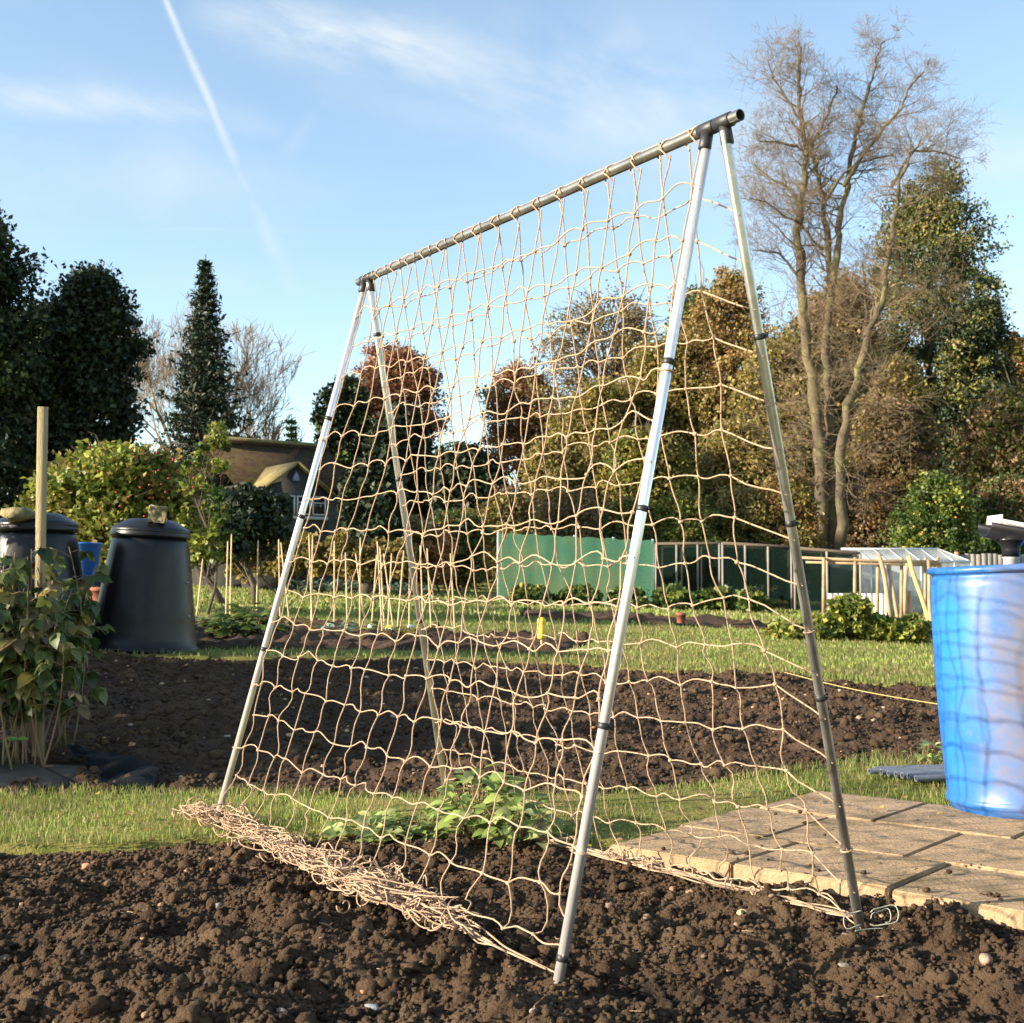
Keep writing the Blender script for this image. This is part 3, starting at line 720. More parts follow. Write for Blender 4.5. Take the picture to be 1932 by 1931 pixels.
# ------------------------------------------------------------------ post
pb=P(70,1425,5.5); ptop=P(81,769,5.5)
def prism(mb,p,q,w,d,ang=.25):
    p=np.array(p);q=np.array(q); t=(q-p)/np.linalg.norm(q-p); x=np.array([math.cos(ang),math.sin(ang),0]); x-=t*np.dot(x,t); x/=np.linalg.norm(x); y=np.cross(t,x)
    M_=np.stack([x,y,t],1); mb.box(-w/2,w/2,-d/2,d/2,0,np.linalg.norm(q-p),(M_,p))
mb=MB(); prism(mb,pb-np.array([0,0,.05])-0*pb,ptop,.044,.044,.42); tag(mb.build('wooden_post',M['wood']),'square pale wooden post rising out of the raspberry leaves','post')
# ------------------------------------------------------------------ leaves helpers
def big_leaves(mb,P0,D0,N0,L0,W0,cols,droop=.35,k=5,fold=.25,ser=0.):
    """ovate leaves with midrib fold: P0 base, D0 direction, N0 normal"""
    n=len(P0); D0=D0/np.linalg.norm(D0,axis=1)[:,None]; S=np.cross(D0,N0); S/=np.linalg.norm(S,axis=1)[:,None]+1e-9; N0=np.cross(S,D0)
    t=np.linspace(0,1,k+1); wp=np.sin(np.pi*t**.75)**.8; wp[0]=.04; wp[-1]=.0
    v=np.zeros((n,k+1,3,3))
    for i,tt in enumerate(t):
        c=P0+D0*(L0*tt)[:,None]-N0*(L0*droop*tt**2)[:,None]
        w=(W0*.5*wp[i]*(1+ser*(-1)**i))[:,None]
        v[:,i,1]=c; v[:,i,0]=c-S*w+N0*w*fold; v[:,i,2]=c+S*w+N0*w*fold
    base=np.arange(n)[:,None,None]*(3*(k+1)); i=np.arange(k)[None,:,None]*3
    q=np.concatenate([base+i+np.array([[[0,1,4,3]]]),base+i+np.array([[[1,2,5,4]]])],1).reshape(-1,4)
    mb.add(v.reshape(-1,3),[q],np.repeat(cols,3*(k+1),0))
def unit(v): return v/(np.linalg.norm(v,axis=-1,keepdims=True)+1e-9)
RC=np.array([(.07,.105,.025),(.12,.15,.035),(.24,.21,.06),(.35,.27,.06),(.20,.15,.08),(.05,.075,.02)])
def raspberry(c,H,spread,nst,lab,seed,nl=16,group='raspberry plants in the raised bed'):
    r=RS(seed); t=thing('raspberry_plant',lab,'plant',c,group)
    ms=MB(); ml=MB(); Pb=[];Db=[];Nb=[];Lb=[];cb=[]
    for s_ in range(nst):
        b=c+np.array([r.normal(0,spread*.5),r.normal(0,spread*.35),0]); b[2]=float(g(b[0],b[1]))+.0
        tip=b+np.array([r.normal(0,spread*.5),r.normal(0,spread*.4),H*r.uniform(.7,1.05)])
        tt=np.linspace(0,1,9)[:,None]; bend=np.array([r.normal(0,.05),r.normal(0,.05),0])
        st=b*(1-tt)+tip*tt+bend*np.sin(np.pi*tt)
        ms.tube(st,np.linspace(.005,.0022,9),5,c=(.2,.1,.06))
        for k in range(nl):
            f=r.uniform(.25,1.0)**.8; q=b*(1-f)+tip*f+bend*math.sin(math.pi*f)
            a=r.rand()*6.28; d=np.array([math.cos(a),math.sin(a),r.uniform(-.1,.5)]); pl=r.uniform(.04,.11); e=q+d*pl
            ms.tube([q,q+d*pl*.5+np.array([0,0,.01]),e],.0014,4,c=(.2,.14,.06))
            L_=r.uniform(.05,.098); cc=RC[r.choice(6,p=[.30,.26,.15,.07,.08,.14])]*r.uniform(.7,1.2)
            for da in (0,1.25,-1.25):
                dd=np.array([math.cos(a+da),math.sin(a+da),r.uniform(-.9,.0)]); Pb.append(e); Db.append(dd); Nb.append([r.normal(0,.35),r.normal(0,.35),1]); Lb.append(L_*(1 if da==0 else .8)); cb.append(cc)
    Lb=np.array(Lb); big_leaves(ml,np.array(Pb),np.array(Db),np.array(Nb),Lb,Lb*.72,np.array(cb),.45,6,.2,.08)
    ms.build("stems",M["bits2"],t); ml.build('leaves',M['leaf'],t,smooth=True,col=True); return t
M['bits2']=mat('stem',(.20,.10,.06),.8,var=(.16,.15,.06),scale=4)
def atz(u,v,Y): p=P(u,v,Y); return p
raspberry(atz(20,1400,5.35),.98,.20,11,'raspberry plant at the left picture edge in front of the black bin',51,15)
raspberry(atz(90,1405,5.7),.92,.20,11,'raspberry plant with drooping leaves just right of the wooden post',52,14)
raspberry(atz(48,1410,5.2),.80,.16,8,'raspberry plant low in front of the wooden post',53,13)
for k,(x_,y_) in enumerate([(-3.0,5.3),(-3.6,5.7),(-3.5,6.6),(-4.2,7.3),(-4.3,6.3),(-4.6,8.2),(-3.9,5.0)]):  # row carried on out of view, added to shade the middle bed
    raspberry(gp(x_,y_),1.35,.28,11,'unseen raspberry plant further along the row, added to shade the bed',60+k,15,'unseen raspberry plants added for shade beyond the left edge')
# little seedling with bright leaves
c=P(28,1428,5.05); t=thing('seedling','bright green seedling in the raised bed at the left edge','plant',c)
ml=MB(); ms=MB(); ms.tube([c,c+np.array([.005,0,.07])],.002,5); n=5; aa=np.linspace(0,6,n); 
big_leaves(ml,np.tile(c+np.array([.005,0,.065]),(n,1)),np.stack([np.cos(aa),np.sin(aa),.4+0*aa],-1),np.tile([0,-.3,1.],(n,1)),np.full(n,.05),np.full(n,.035),np.tile((.16,.33,.07),(n,1)),.3)
ms.build('stem',M['bits2'],t); ml.build('leaves',M['leaf'],t,smooth=True,col=True)
# edging slabs and ground fabric
def plate(mb,px,Ys,th):
    top=np.array([P(u,v,y) for (u,v),y in zip(px,Ys)]); nr=np.cross(top[1]-top[0],top[2]-top[0]); nr/=np.linalg.norm(nr)
    if nr[1]>0: nr=-nr
    bot=top-nr*th; n=len(px); f=[tuple(range(n)),tuple(range(2*n-1,n-1,-1))]+[(i,i+n,(i+1)%n+n,(i+1)%n) for i in range(n)]
    mb.add(np.concatenate([top,bot]),f)
mb=MB(); plate(mb,[(-90,1440),(66,1442),(143,1478),(100,1484),(-90,1484)],[5.25,5.25,5.02,5.0,5.0],.03); tag(mb.build('edging_slab',M['slabd']),'grey slab leaning along the left bed edge, nearer the picture edge','slab','grey slabs edging the raised bed')
mb=MB(); plate(mb,[(69,1442),(160,1445),(176,1477),(150,1478)],[5.28,5.28,5.06,5.06],.03); tag(mb.build('edging_slab',M['slabd']),'short grey slab leaning beside the dark ground fabric','slab','grey slabs edging the raised bed')
q=[(165,1442),(180,1480),(232,1494),(290,1488),(300,1470),(250,1440),(200,1425),(120,1415)]
pp=np.array([[*G(u,v)[:2],0] for u,v in q]); cx=pp.mean(0)
mb=MB(); rr_=RS(4); rings=[cx[None]]
for f in np.linspace(.15,1,8):
    ring=[]
    for i in range(len(pp)):
        for s_ in np.linspace(0,1,6,endpoint=False): ring.append(lerp(cx,lerp(pp[i],pp[(i+1)%len(pp)],s_),f))
    rings.append(np.array(ring))
V=np.concatenate(rings); V[:,2]=g(V[:,0],V[:,1])+.015+.06*fbm(V[:,0]*6,V[:,1]*6,4,9)
m_=len(rings[1]); f=[(0,1+i,1+(i+1)%m_) for i in range(m_)]
for k in range(7):
    for i in range(m_): f.append((1+k*m_+i,1+(k+1)*m_+i,1+(k+1)*m_+(i+1)%m_,1+k*m_+(i+1)%m_))
n_=len(V); V=np.concatenate([V,V-np.array([0,0,.004])])
f+=[tuple(x+n_ for x in q_[::-1]) for q_ in f]
mb.add(V,f); tag(mb.build('ground_fabric',M['fabric'],smooth=True),'crumpled black ground fabric on the soil beside the edging slabs','fabric')
# ------------------------------------------------------------------ leafy weeds behind the frame
WC=np.array([(.33,.42,.11),(.24,.33,.08),(.42,.45,.17),(.17,.25,.07)])
def weed(c,H,R_,n,lab,seed,Lf=.048,name='leafy_weed',cols=WC,group=None,cat='plant',mt='leaf',up=.7,stem=True,asp=.62,H0=.15):
    r=RS(seed); t=thing(name,lab,cat,c,group); ml=MB(); ms=MB()
    a=r.rand(n)*6.28; q=np.sqrt(r.rand(n))*R_; h=H*r.uniform(H0,1,n)*(1-.5*(q/R_)**2)
    P0=c+np.stack([np.cos(a)*q,np.sin(a)*q,h],-1); b=a+r.normal(0,.7,n)
    D0=np.stack([np.cos(b),np.sin(b),r.uniform(-.2,up,n)],-1); N0=np.stack([r.normal(0,.4,n),r.normal(0,.4,n)-.2,np.ones(n)],-1)
    L_=Lf*r.uniform(.55,1.2,n); cc=cols[r.randint(0,len(cols),n)]*r.uniform(.75,1.15,(n,1))
    big_leaves(ml,P0,D0,N0,L_,L_*asp,cc,.35,5,.25,.05)
    for i in range(0,n,3): ms.tube([c+np.array([0,0,-.01])+(P0[i]-c)*np.array([.35,.35,0]),P0[i]*.5+c*.5+(P0[i]-c)*np.array([.12,.12,0]),P0[i]],max(.0012,Lf*.03),4)
    ms.build("stems",M["bits2"],t); ml.build('leaves',M[mt],t,smooth=True,col=True); return t
weed(G(700,1580),.07,.13,120,'low bright green weed left of the far back leg',71)
weed(G(775,1578),.08,.12,120,'bright green weed at the foot of the far back leg',72)
weed(G(905,1578),.23,.13,190,'tallest bright green weed behind the netting, right of the far back leg',73,.058)
weed(G(975,1588),.16,.12,120,'bright green weed behind the netting toward the near metal leg',74,.055)
weed(G(1745,1440),.10,.08,40,'small pale green weed at the soil edge left of the blue barrel',75,.05)
mb=MB(); r=RS(88); n=150
x=r.uniform(-2.4,2.4,n); y=np.where(r.rand(n)<.75,r.uniform(3.7,4.9,n),r.uniform(2.2,6,n)); sl_=inside(SL,x,y); bd1=sdist(b1,x,y)>0
z=np.where(sl_,g(x,y)+.045,np.where(bd1,h1(x,y)+.012,g(x,y)+.028)); k=sdist(b2,x,y)<0; x,y,z=x[k],y[k],z[k]; n=len(x)
a=r.rand(n)*6.28; lc=np.array([(.42,.25,.06),(.5,.36,.08),(.28,.15,.06),(.36,.22,.10)])[r.randint(0,4,n)]
big_leaves(mb,np.stack([x,y,z],-1),np.stack([np.cos(a),np.sin(a),r.uniform(-.15,.25,n)],-1),np.stack([r.normal(0,.3,n),r.normal(0,.3,n),np.ones(n)],-1),r.uniform(.015,.04,n),r.uniform(.012,.028,n),lc,.2,5,.3)
tag(mb.build('fallen_leaves',M['leaf'],smooth=True,col=True),'small yellow and brown fallen leaves scattered over the grass path and paving','fallen leaves',kind='stuff')
# ------------------------------------------------------------------ generic foliage
def cards(mb,p,size,cols,r,asp=.6,bias=None):
    n=len(p); nr=unit(r.normal(0,1,(n,3))+(0 if bias is None else np.array(bias))); a=unit(np.cross(nr,r.normal(0,1,(n,3)))); b=np.cross(nr,a)
    s=(size*r.uniform(.6,1.3,n))[:,None]
    v=np.stack([p-a*s*.5,p+b*s*asp*.5+nr*s*.1-a*s*.05,p+a*s*.5,p-b*s*asp*.5+nr*s*.1-a*s*.05],1)
    base=np.arange(n)[:,None]*4
    mb.add(v.reshape(-1,3),[base+np.array([[0,1,2,3]])],np.repeat(cols,4,0))
PAL={
 'yew':[(.016,.030,.012),(.022,.038,.014),(.030,.042,.016),(.012,.022,.010)],
 'holly':[(.035,.06,.016),(.06,.085,.022),(.022,.04,.012)],
 'spruce':[(.020,.034,.018),(.032,.048,.022),(.013,.025,.014)],
 'ochre':[(.31,.215,.07),(.38,.28,.09),(.25,.20,.06),(.20,.15,.055),(.18,.18,.05)],
 'olive':[(.20,.19,.04),(.29,.23,.055),(.13,.14,.03),(.34,.24,.06)],
 'copper':[(.27,.10,.06),(.34,.15,.07),(.20,.08,.05),(.28,.18,.07)],
 'rust':[(.29,.165,.065),(.23,.14,.055),(.33,.23,.08)],
 'green':[(.075,.125,.025),(.11,.16,.03),(.05,.09,.02)],
 'lime':[(.24,.28,.045),(.36,.36,.07),(.16,.20,.035),(.08,.12,.02)],
 'cedar':[(.17,.17,.04),(.22,.17,.05),(.10,.12,.03),(.07,.09,.03)],
 'orange':[(.48,.23,.07),(.40,.20,.07),(.55,.30,.10)],
 'leek':[(.22,.33,.24),(.30,.40,.30),(.16,.26,.16)],
 'brown':[(.25,.16,.08),(.31,.20,.10),(.17,.12,.06),(.20,.17,.06)]}
def crown_points(c,rad,nc,npc,cr,r,shell=.55,flat=.8):
    d=unit(r.normal(0,1,(nc,3))); q=(shell+(1-shell)*r.rand(nc))[:,None]*r.uniform(.75,1.12,(nc,1))
    cc=c+d*q*np.array(rad)
    crs=cr*r.uniform(.5,1.35,nc)
    p=cc[:,None]+np.clip(r.normal(0,1,(nc,npc,3)),-1.7,1.7)*(crs[:,None,None]*np.array([.5,.5,.5*flat]))
    return cc,p.reshape(-1,3)
def limb_pts(a,b,r,n=6,amp=.06):
    t=np.linspace(0,1,n)[:,None]; L_=np.linalg.norm(b-a)
    return a*(1-t)+b*t+np.sin(np.pi*t)*r.normal(0,amp*L_,3)+np.sin(2*np.pi*t)*r.normal(0,amp*.5*L_,3)
def tree(lab,u,vtop,hw,Y,pal,seed,name='tree',cat='tree',nc=150,npc=55,leaf=.22,cr=.9,vbot=None,lobes=10,mt='leaf',pal2=None,f2=.0,trunk=.2,bark='barkd',group=None,shell=.45,twigs=0,HH=None):
    r=RS(seed); X=P(u,1000,Y)[0]; base=gp(X,Y); top=P(u,vtop,Y)[2] if HH is None else base[2]+HH; H=top-base[2]; R_=hw/F*Y
    zb=base[2]+.1*H if vbot is None else P(u,vbot,Y)[2]
    t=thing(name,lab,cat,base,group); mb=MB(); mt_=MB()
    tt=np.linspace(0,1,7)[:,None]; tp=base*(1-tt)+np.array([X+r.normal(0,.2),Y,zb+(top-zb)*.8])*tt; tp[:,0]+=.15*np.sin(tt[:,0]*5+seed)
    mt_.tube(tp,np.linspace(trunk,trunk*.25,7),8)
    # clumps fill an uneven dome; the outline swells and dips with angle and height
    crr=min(cr,R_*.38)*.72
    def env(t,a):
        pr=np.where(t<.38,.72+.28*np.sin(t/.38*np.pi/2),np.sqrt(np.clip(1-((t-.38)/.64)**2.4,0.02,1)))
        bump=1+.55*fbm(a*.9+seed,t*3.2+seed*.37,3,seed%97)
        return pr*(bump-.06)
    t_=r.rand(nc)**.85; a=r.rand(nc)*6.283; q=shell+(1-shell)*np.sqrt(r.rand(nc))
    rr_=np.clip(env(t_,a)*q*(1+.09*r.normal(0,1,nc)),.03,1.35)*(R_-crr*.45)
    ztop=(top-zb)*(1+.16*fbm(a*.8+3,a*0+seed,2,seed%83))
    cc=np.stack([X+np.cos(a)*rr_,Y+np.sin(a)*rr_*.85,zb+crr*.4+t_*(ztop-crr*.9)+r.normal(0,.25,nc)*crr],-1)
    crs=crr*r.uniform(.45,1.35,nc)
    p=(cc[:,None]+np.clip(r.normal(0,1,(nc,npc,3)),-1.7,1.7)*(crs[:,None,None]*np.array([.55,.55,.36]))).reshape(-1,3)
    pc=np.array(PAL[pal]); col=pc[r.randint(0,len(pc),len(p))]
    if pal2 is not None:
        pc2=np.array(PAL[pal2]); cl=np.repeat(r.rand(nc)+.8*fbm(cc[:,0]*.5,cc[:,2]*.5,2,5)<f2,npc)
        col=np.where(cl[:,None],pc2[r.randint(0,len(pc2),len(p))],col)
    col=col*np.repeat(r.uniform(.75,1.2,nc),npc)[:,None]
    k_=p[:,2]>base[2]+.03; p=p[k_]; col=col[k_]
    cards(mb,p,leaf,col*r.uniform(.75,1.2,(len(p),1)),r,bias=(0,-.2,.5))
    for q in cc[::max(3,nc//60)]:
        s_=tp[min(6,int(np.clip((q[2]-base[2])/H*6-1,1,6)))]
        mt_.tube(limb_pts(s_,q,r),np.linspace(trunk*.28,min(.02,trunk*.1),6),4,cap=False)
    for (c,rad) in [(np.array([X,Y,zb+(top-zb)*f]),np.array([R_*.8,R_*.7,(top-zb)*.3])) for f in np.linspace(.35,.8,lobes)]:
        for k in range(twigs):
            d=unit(r.normal(0,1,3)+np.array([0,0,.3])); s_=c+d*rad*.5; mt_.tube(limb_pts(s_,c+d*rad*r.uniform(1.0,1.25),r,5,.1),np.linspace(min(.035,trunk*.22),min(.012,trunk*.08),5),3,cap=False)
    mt_.build('trunk',M[bark],t,smooth=True); mb.build('crown',M[mt],t,col=True)
    return t
def spruce(lab,u,vtop,hw,Y,seed,vbase=None,pal='spruce',lvl=46):
    r=RS(seed); X=P(u,1000,Y)[0]; base=gp(X,Y); top=P(u,vtop,Y)[2]; H=top-base[2]; R_=hw/F*Y
    t=thing('spruce_tree',lab,'tree',base); mb=MB(); mt_=MB()
    mt_.tube([base,base+np.array([0,0,H*.5]),np.array([X,Y,top])],[.22,.12,.015],8)
    PP=[];
    for k in range(lvl):
        f=k/lvl; z=base[2]+H*(.04+.95*f); rad=R_*(1-f)**.95*(1+.2*math.sin(k*2.1))+.05
        nb=int(9+8*(1-f)); a0=r.rand()*6
        for j in range(nb):
            a=a0+j*6.283/nb+r.normal(0,.15); rr=rad*r.uniform(.62,1.2)
            m_=int(10+rr*17); s_=r.rand(m_)**.7
            x=np.cos(a)*rr*s_; y=np.sin(a)*rr*s_; zz=-.22*rr*s_+.28*rr*s_**2.6+r.normal(0,.05,m_)
            w=.10+.22*(1-s_)*rr*.4
            PP.append(np.stack([X+x+r.normal(0,1,m_)*w,Y+y+r.normal(0,1,m_)*w,z+zz],-1))
            mt_.tube([np.array([X,Y,z]),np.array([X+math.cos(a)*rr*.6,Y+math.sin(a)*rr*.6,z-.12*rr]),np.array([X+math.cos(a)*rr*.95,Y+math.sin(a)*rr*.95,z+.02*rr])],[.03,.02,.008],3,cap=False)
    p=np.concatenate(PP); pc=np.array(PAL[pal]); cards(mb,p,.25,pc[r.randint(0,len(pc),len(p))]*r.uniform(.7,1.3,(len(p),1)),r,.35,(0,0,.6))
    mt_.build('trunk',M['barkd'],t); mb.build('crown',M['leafd'],t,col=True)
def grow(mb,p,d,L_,rad,depth,r,twr,spread=.75,up=.15,nseg=5):
    pts=[p]; q=p.copy(); dd=d.copy()
    for k in range(nseg):
        dd=unit(dd+r.normal(0,.16,3)+np.array([0,0,up*.4])); q=q+dd*L_/nseg; pts.append(q)
    mb.tube(np.array(pts),np.linspace(rad,max(twr,rad*.35),nseg+1),5 if rad>.05 else 3,cap=False)
    if depth<=0: return
    nb=r.randint(3,6) if depth>1 else r.randint(3,5)
    for k in range(nb):
        i=r.randint(2,nseg+1); f=i/nseg
        nd=unit(unit(pts[i]-pts[i-1])+r.normal(0,spread,3)*np.array([1,1,.8])+np.array([0,0,up]))
        grow(mb,pts[i],nd,L_*r.uniform(.5,.78),max(twr,rad*.5*(1.1-.4*f)),depth-1,r,twr,spread,up,nseg)
# --- big bare tree with several stems
r=RS(91); Yb=44.
def c7(x,y): return ((1700+x/1.485)*.7357,(50+y/1.485)*.7357)
stems=[([(596,2190),(598,1990),(603,1750),(600,1600),(575,1400),(535,1150),(522,950),(515,800),(530,680),(548,590),(552,510),(520,380),(518,280),(522,190),(530,100)],.50),
 ([(640,2190),(642,1990),(640,1800),(640,1600),(632,1400),(620,1250),(645,1050),(630,850),(615,700),(590,590),(565,510),(590,420),(640,340),(660,260)],.42),
 ([(676,2190),(676,1990),(672,1700),(700,1500),(740,1350),(785,1190),(830,1080),(852,1000),(865,850),(885,720),(900,620),(940,520),(980,460)],.40),
 ([(640,1050),(665,900),(672,780),(700,650),(715,540),(740,430),(765,340),(800,230),(810,150),(840,80)],.26),
 ([(690,640),(760,520),(840,420),(900,350),(930,280),(990,200)],.16),
 ([(760,1220),(775,1130),(768,1010),(760,930)],.15),
 ([(522,700),(480,640),(400,600),(350,555)],.13),
 ([(552,510),(500,480),(430,465),(360,462)],.12),
 ([(525,1000),(490,940),(440,890),(350,878)],.12),
 ([(870,640),(950,500),(1000,500),(1060,505),(1130,530)],.11),
 ([(850,950),(920,985),(1000,1020),(1060,1090)],.10),
 ([(622,690),(680,590),(760,540),(880,515)],.12),
 ([(520,380),(460,290),(420,220),(400,160)],.09),
 ([(612,880),(560,830),(520,770),(480,760),(400,700),(330,680)],.10),
 ([(885,720),(960,700),(1020,660),(1080,640)],.08)]
X0=P(*c7(630,1930),Yb); bt=thing('bare_tree','tall bare many-stemmed tree towering over the woodland on the right','tree',gp(X0[0],Yb))
ms=MB(); mtw=MB()
for si,(px,r0) in enumerate(stems):
    pts=np.array([P(*c7(*q),Yb+ (1.2*math.sin(si*2.3))*min(1,i/6)) for i,q in enumerate(px)])
    # densify with wobble
    tt=np.linspace(0,len(pts)-1,len(pts)*3); pp_=np.stack([np.interp(tt,np.arange(len(pts)),pts[:,k]) for k in range(3)],-1)+r.normal(0,.05,(len(tt),3))*np.minimum(1,r0*3)
    rads=np.linspace(r0,max(.045,r0*.14),len(pp_)); ms.tube(pp_,rads*.54*(1+.12*np.sin(np.arange(len(pp_))*1.7+si)),10 if r0>.2 else 6)
    n0=int(len(pp_)*(.42 if si<3 else .2))
    for i in range(n0,len(pp_)):
        for k in range(2 if si<6 else 2):
            if r.rand()<.95:
                d=unit(np.array([r.normal(0,1.2),r.normal(0,.8),r.uniform(-.2,.8)])+unit(pp_[i]-pp_[i-1])*.6)
                fr_=i/len(pp_)
                grow(mtw,pp_[i],d,r.uniform(.9,1.6)*(1.2-.70*fr_),min(.04,max(.012,rads[i]*.22)),3,r,.0036,.8,.06,4)
    # low twigs on the trunk
    if si<3:
        for i in range(6,n0):
            for k in range(4):
                d=unit(np.array([r.normal(0,1.2),r.normal(0,.7)-.2,r.uniform(-.1,.5)])); grow(mtw,pp_[i],d,r.uniform(1.0,2.2),.014,2,r,.0055,.6,.05,4)
ms.build('trunk',M['bark'],bt,smooth=True); mtw.build('twigs',M['twig'],bt)
# --- bare tree behind the spruce
def bare(lab,u,vtop,hw,Y,seed,m='twig',depth=5,n=5,tw=.010,name='bare_tree'):
    r=RS(seed); X=P(u,1000,Y)[0]; base=gp(X,Y); H=P(u,vtop,Y)[2]-base[2]; t=thing(name,lab,'tree',base); mb=MB(); mk=MB()
    mk.tube([base,base+np.array([.1,0,H*.15]),base+np.array([0,0,H*.32])],[H*.022,H*.018,H*.014],8)
    for k in range(n):
        a=k*6.28/n+r.rand(); d=unit(np.array([math.cos(a)*hw/F*Y/H*1.5,math.sin(a)*.5,1.0]))
        grow(mb,base+np.array([0,0,H*(.22+.1*r.rand())]),d,H*.34,H*.011,depth,r,tw,.45,.22,5)
    mk.build('trunk',M['bark'],t,smooth=True); mb.build('twigs',M[m],t)
bare('pale bare tree showing behind the dark pointed spruce',350,585,110,58,101,n=6)
bare('small bare tree just above the left end of the house roof',475,790,40,62,102,n=4,depth=4,tw=.02)
spruce('dark pointed spruce standing alone against the sky',380,480,138,46,110)
spruce('small green conifer above the house roof ridge',548,782,46,60,111,pal='green',lvl=24)
# left dark trees: yew and holly, with neighbours' shade put into the leaf colour
tree('dark evergreen at the left picture edge, the tallest on that side',-60,395,150,34,'yew',120,nc=420,npc=105,leaf=.19,cr=1.0,lobes=18,mt='leafd',pal2='holly',f2=.2,shell=.3)
tree('dark rounded evergreen between the left edge and the spruce',160,525,108,36,'yew',121,nc=360,npc=105,leaf=.18,cr=.85,lobes=14,mt='leafd',shell=.3)
tree('dark low evergreen hiding behind the berry bush',90,590,95,38,'yew',122,nc=260,npc=90,leaf=.24,cr=1.1,lobes=9,mt='leafd',shell=.3)
# berry bush behind the bins
t=tree('yellow-green bush with red berries behind the compost bins',228,842,178,15,'lime',130,name='bush',cat='bush',nc=340,npc=70,leaf=.095,cr=.32,lobes=14,mt='leafg',pal2='olive',f2=.35,trunk=.05,vbot=1085,shell=.35,twigs=6)
r=RS(131); BER=mat('berry_red',(.45,.02,.03),.4)
for k in range(40):
    c=P(r.normal(270,60),r.normal(900,35),14.3+r.normal(0,.25)); mb=MB(); mb.add(IV*.012+c,[IF]); mb.build('berry',BER,t)
tree('tall leggy shoots of the pale shrub right of the berry bush',392,806,52,14.3,'lime',132,name='shrub',cat='shrub',nc=60,npc=34,leaf=.085,cr=.30,lobes=12,mt='leafg',pal2='green',f2=.4,trunk=.02,vbot=1075,twigs=8)
tree('dark green shrub in shade before the house',468,915,80,19,'yew',133,name='shrub',cat='shrub',nc=120,npc=60,leaf=.12,cr=.5,lobes=8,mt='leafd',trunk=.06,vbot=1050,shell=.3)  # yew-dark leaf colour stands in for the deep shade before the house
tree('dark shrub in shade below the tall shoots',405,975,55,17.5,'yew',134,name='shrub',cat='shrub',nc=80,npc=60,leaf=.11,cr=.45,lobes=6,mt='leafd',trunk=.06,vbot=1060,shell=.3)  # shade below the shoots is put into the dark leaf colour
# ------------------------------------------------------------------ house
al=math.radians(35); hs=np.array([math.cos(al),math.sin(al),0]); hn=np.array([math.sin(al),-math.cos(al),0])
Yh=30.; rdg=P(430,835,Yh); rdg[2]=P(430,835,Yh)[2]
def HP(s,n,z): return np.array([rdg[0],rdg[1],0])+hs*s+hn*n+np.array([0,0,z])
zr=rdg[2]; zg=float(g(rdg[0],rdg[1]))-.3
hou=thing('house','low brown-roofed house with a grey gable behind the garden shrubs','house',(rdg[0],rdg[1],zg))
ze=P(480,925,Yh)[2]; nE=2.0
def quad(mb,a,b,c,d,th=.08,n=None):
    v=np.array([a,b,c,d]); nr=np.cross(v[1]-v[0],v[2]-v[0]); nr/=np.linalg.norm(nr); w=v-nr*th
    mb.add(np.concatenate([v,w]),[(0,1,2,3),(7,6,5,4),(0,4,5,1),(1,5,6,2),(2,6,7,3),(3,7,4,0)])
mb=MB(); quad(mb,HP(-.6,0,zr),HP(-.6,nE,ze),HP(2.7,nE,ze),HP(2.7,0,zr)); quad(mb,HP(-.6,0,zr),HP(2.7,0,zr),HP(2.7,-nE,ze),HP(-.6,-nE,ze))
mb.tube([HP(-.6,0,zr+.03),HP(2.7,0,zr+.03)],.09,8)
roof=mb.build('roof',M['roof'],hou)
mb=MB(); mb.tube([HP(-.6,0,zr+.06),HP(1,0,zr+.07),HP(2.7,0,zr+.06)],.08,8); mb.build('ridge_tiles',M['moss_sunlit'],roof)
mb=MB(); R3=np.stack([hs,hn,np.array([0,0,1])],1)
mb.box(-.5,2.6,-nE+.2,nE-.25,zg,ze-.02,(R3,np.array([rdg[0],rdg[1],0]))); mb.build('wall',M['wallr'],hou)
# projecting gable: find s of the apex from pixel 560
ap=None
for s in np.linspace(0,6,600):
    p=HP(s,3.0,0); uu=966+F*p[0]/p[1]
    if uu>=560: ap=s; break
za=P(560,872,HP(ap,3.0,0)[1])[2]; zge=P(508,921,HP(ap,3.0,0)[1])[2]; hwid=.95
zge=za-.72
mb=MB(); nb=-.0
# ridge of the gable runs back into the main roof where heights agree
nback=nE*(zr-za)/(zr-ze); nbe=nE*(zr-zge)/(zr-ze)
quad(mb,HP(ap,3.05,za+.02),HP(ap,nback,za+.02),HP(ap-hwid,nbe,zge+.02),HP(ap-hwid,3.05,zge+.02),.05)
quad(mb,HP(ap,nback,za+.02),HP(ap,3.05,za+.02),HP(ap+hwid,3.05,zge+.02),HP(ap+hwid,nbe,zge+.02),.05)
mb.build('gable_roof',M['moss_sunlit'],hou)
mb=MB(); v=[HP(ap-hwid+.12,2.9,zg),HP(ap+hwid-.12,2.9,zg),HP(ap+hwid-.12,2.9,zge+.03),HP(ap,2.9,za-.05),HP(ap-hwid+.12,2.9,zge+.03)]
w=[q-hn*1.4 for q in v]; mb.add(np.array(v+w),[(0,1,2,3,4),(9,8,7,6,5),(0,5,6,1),(1,6,7,2),(2,7,8,3),(3,8,9,4),(4,9,5,0)]); mb.build('gable_wall',M['wallr'],hou)
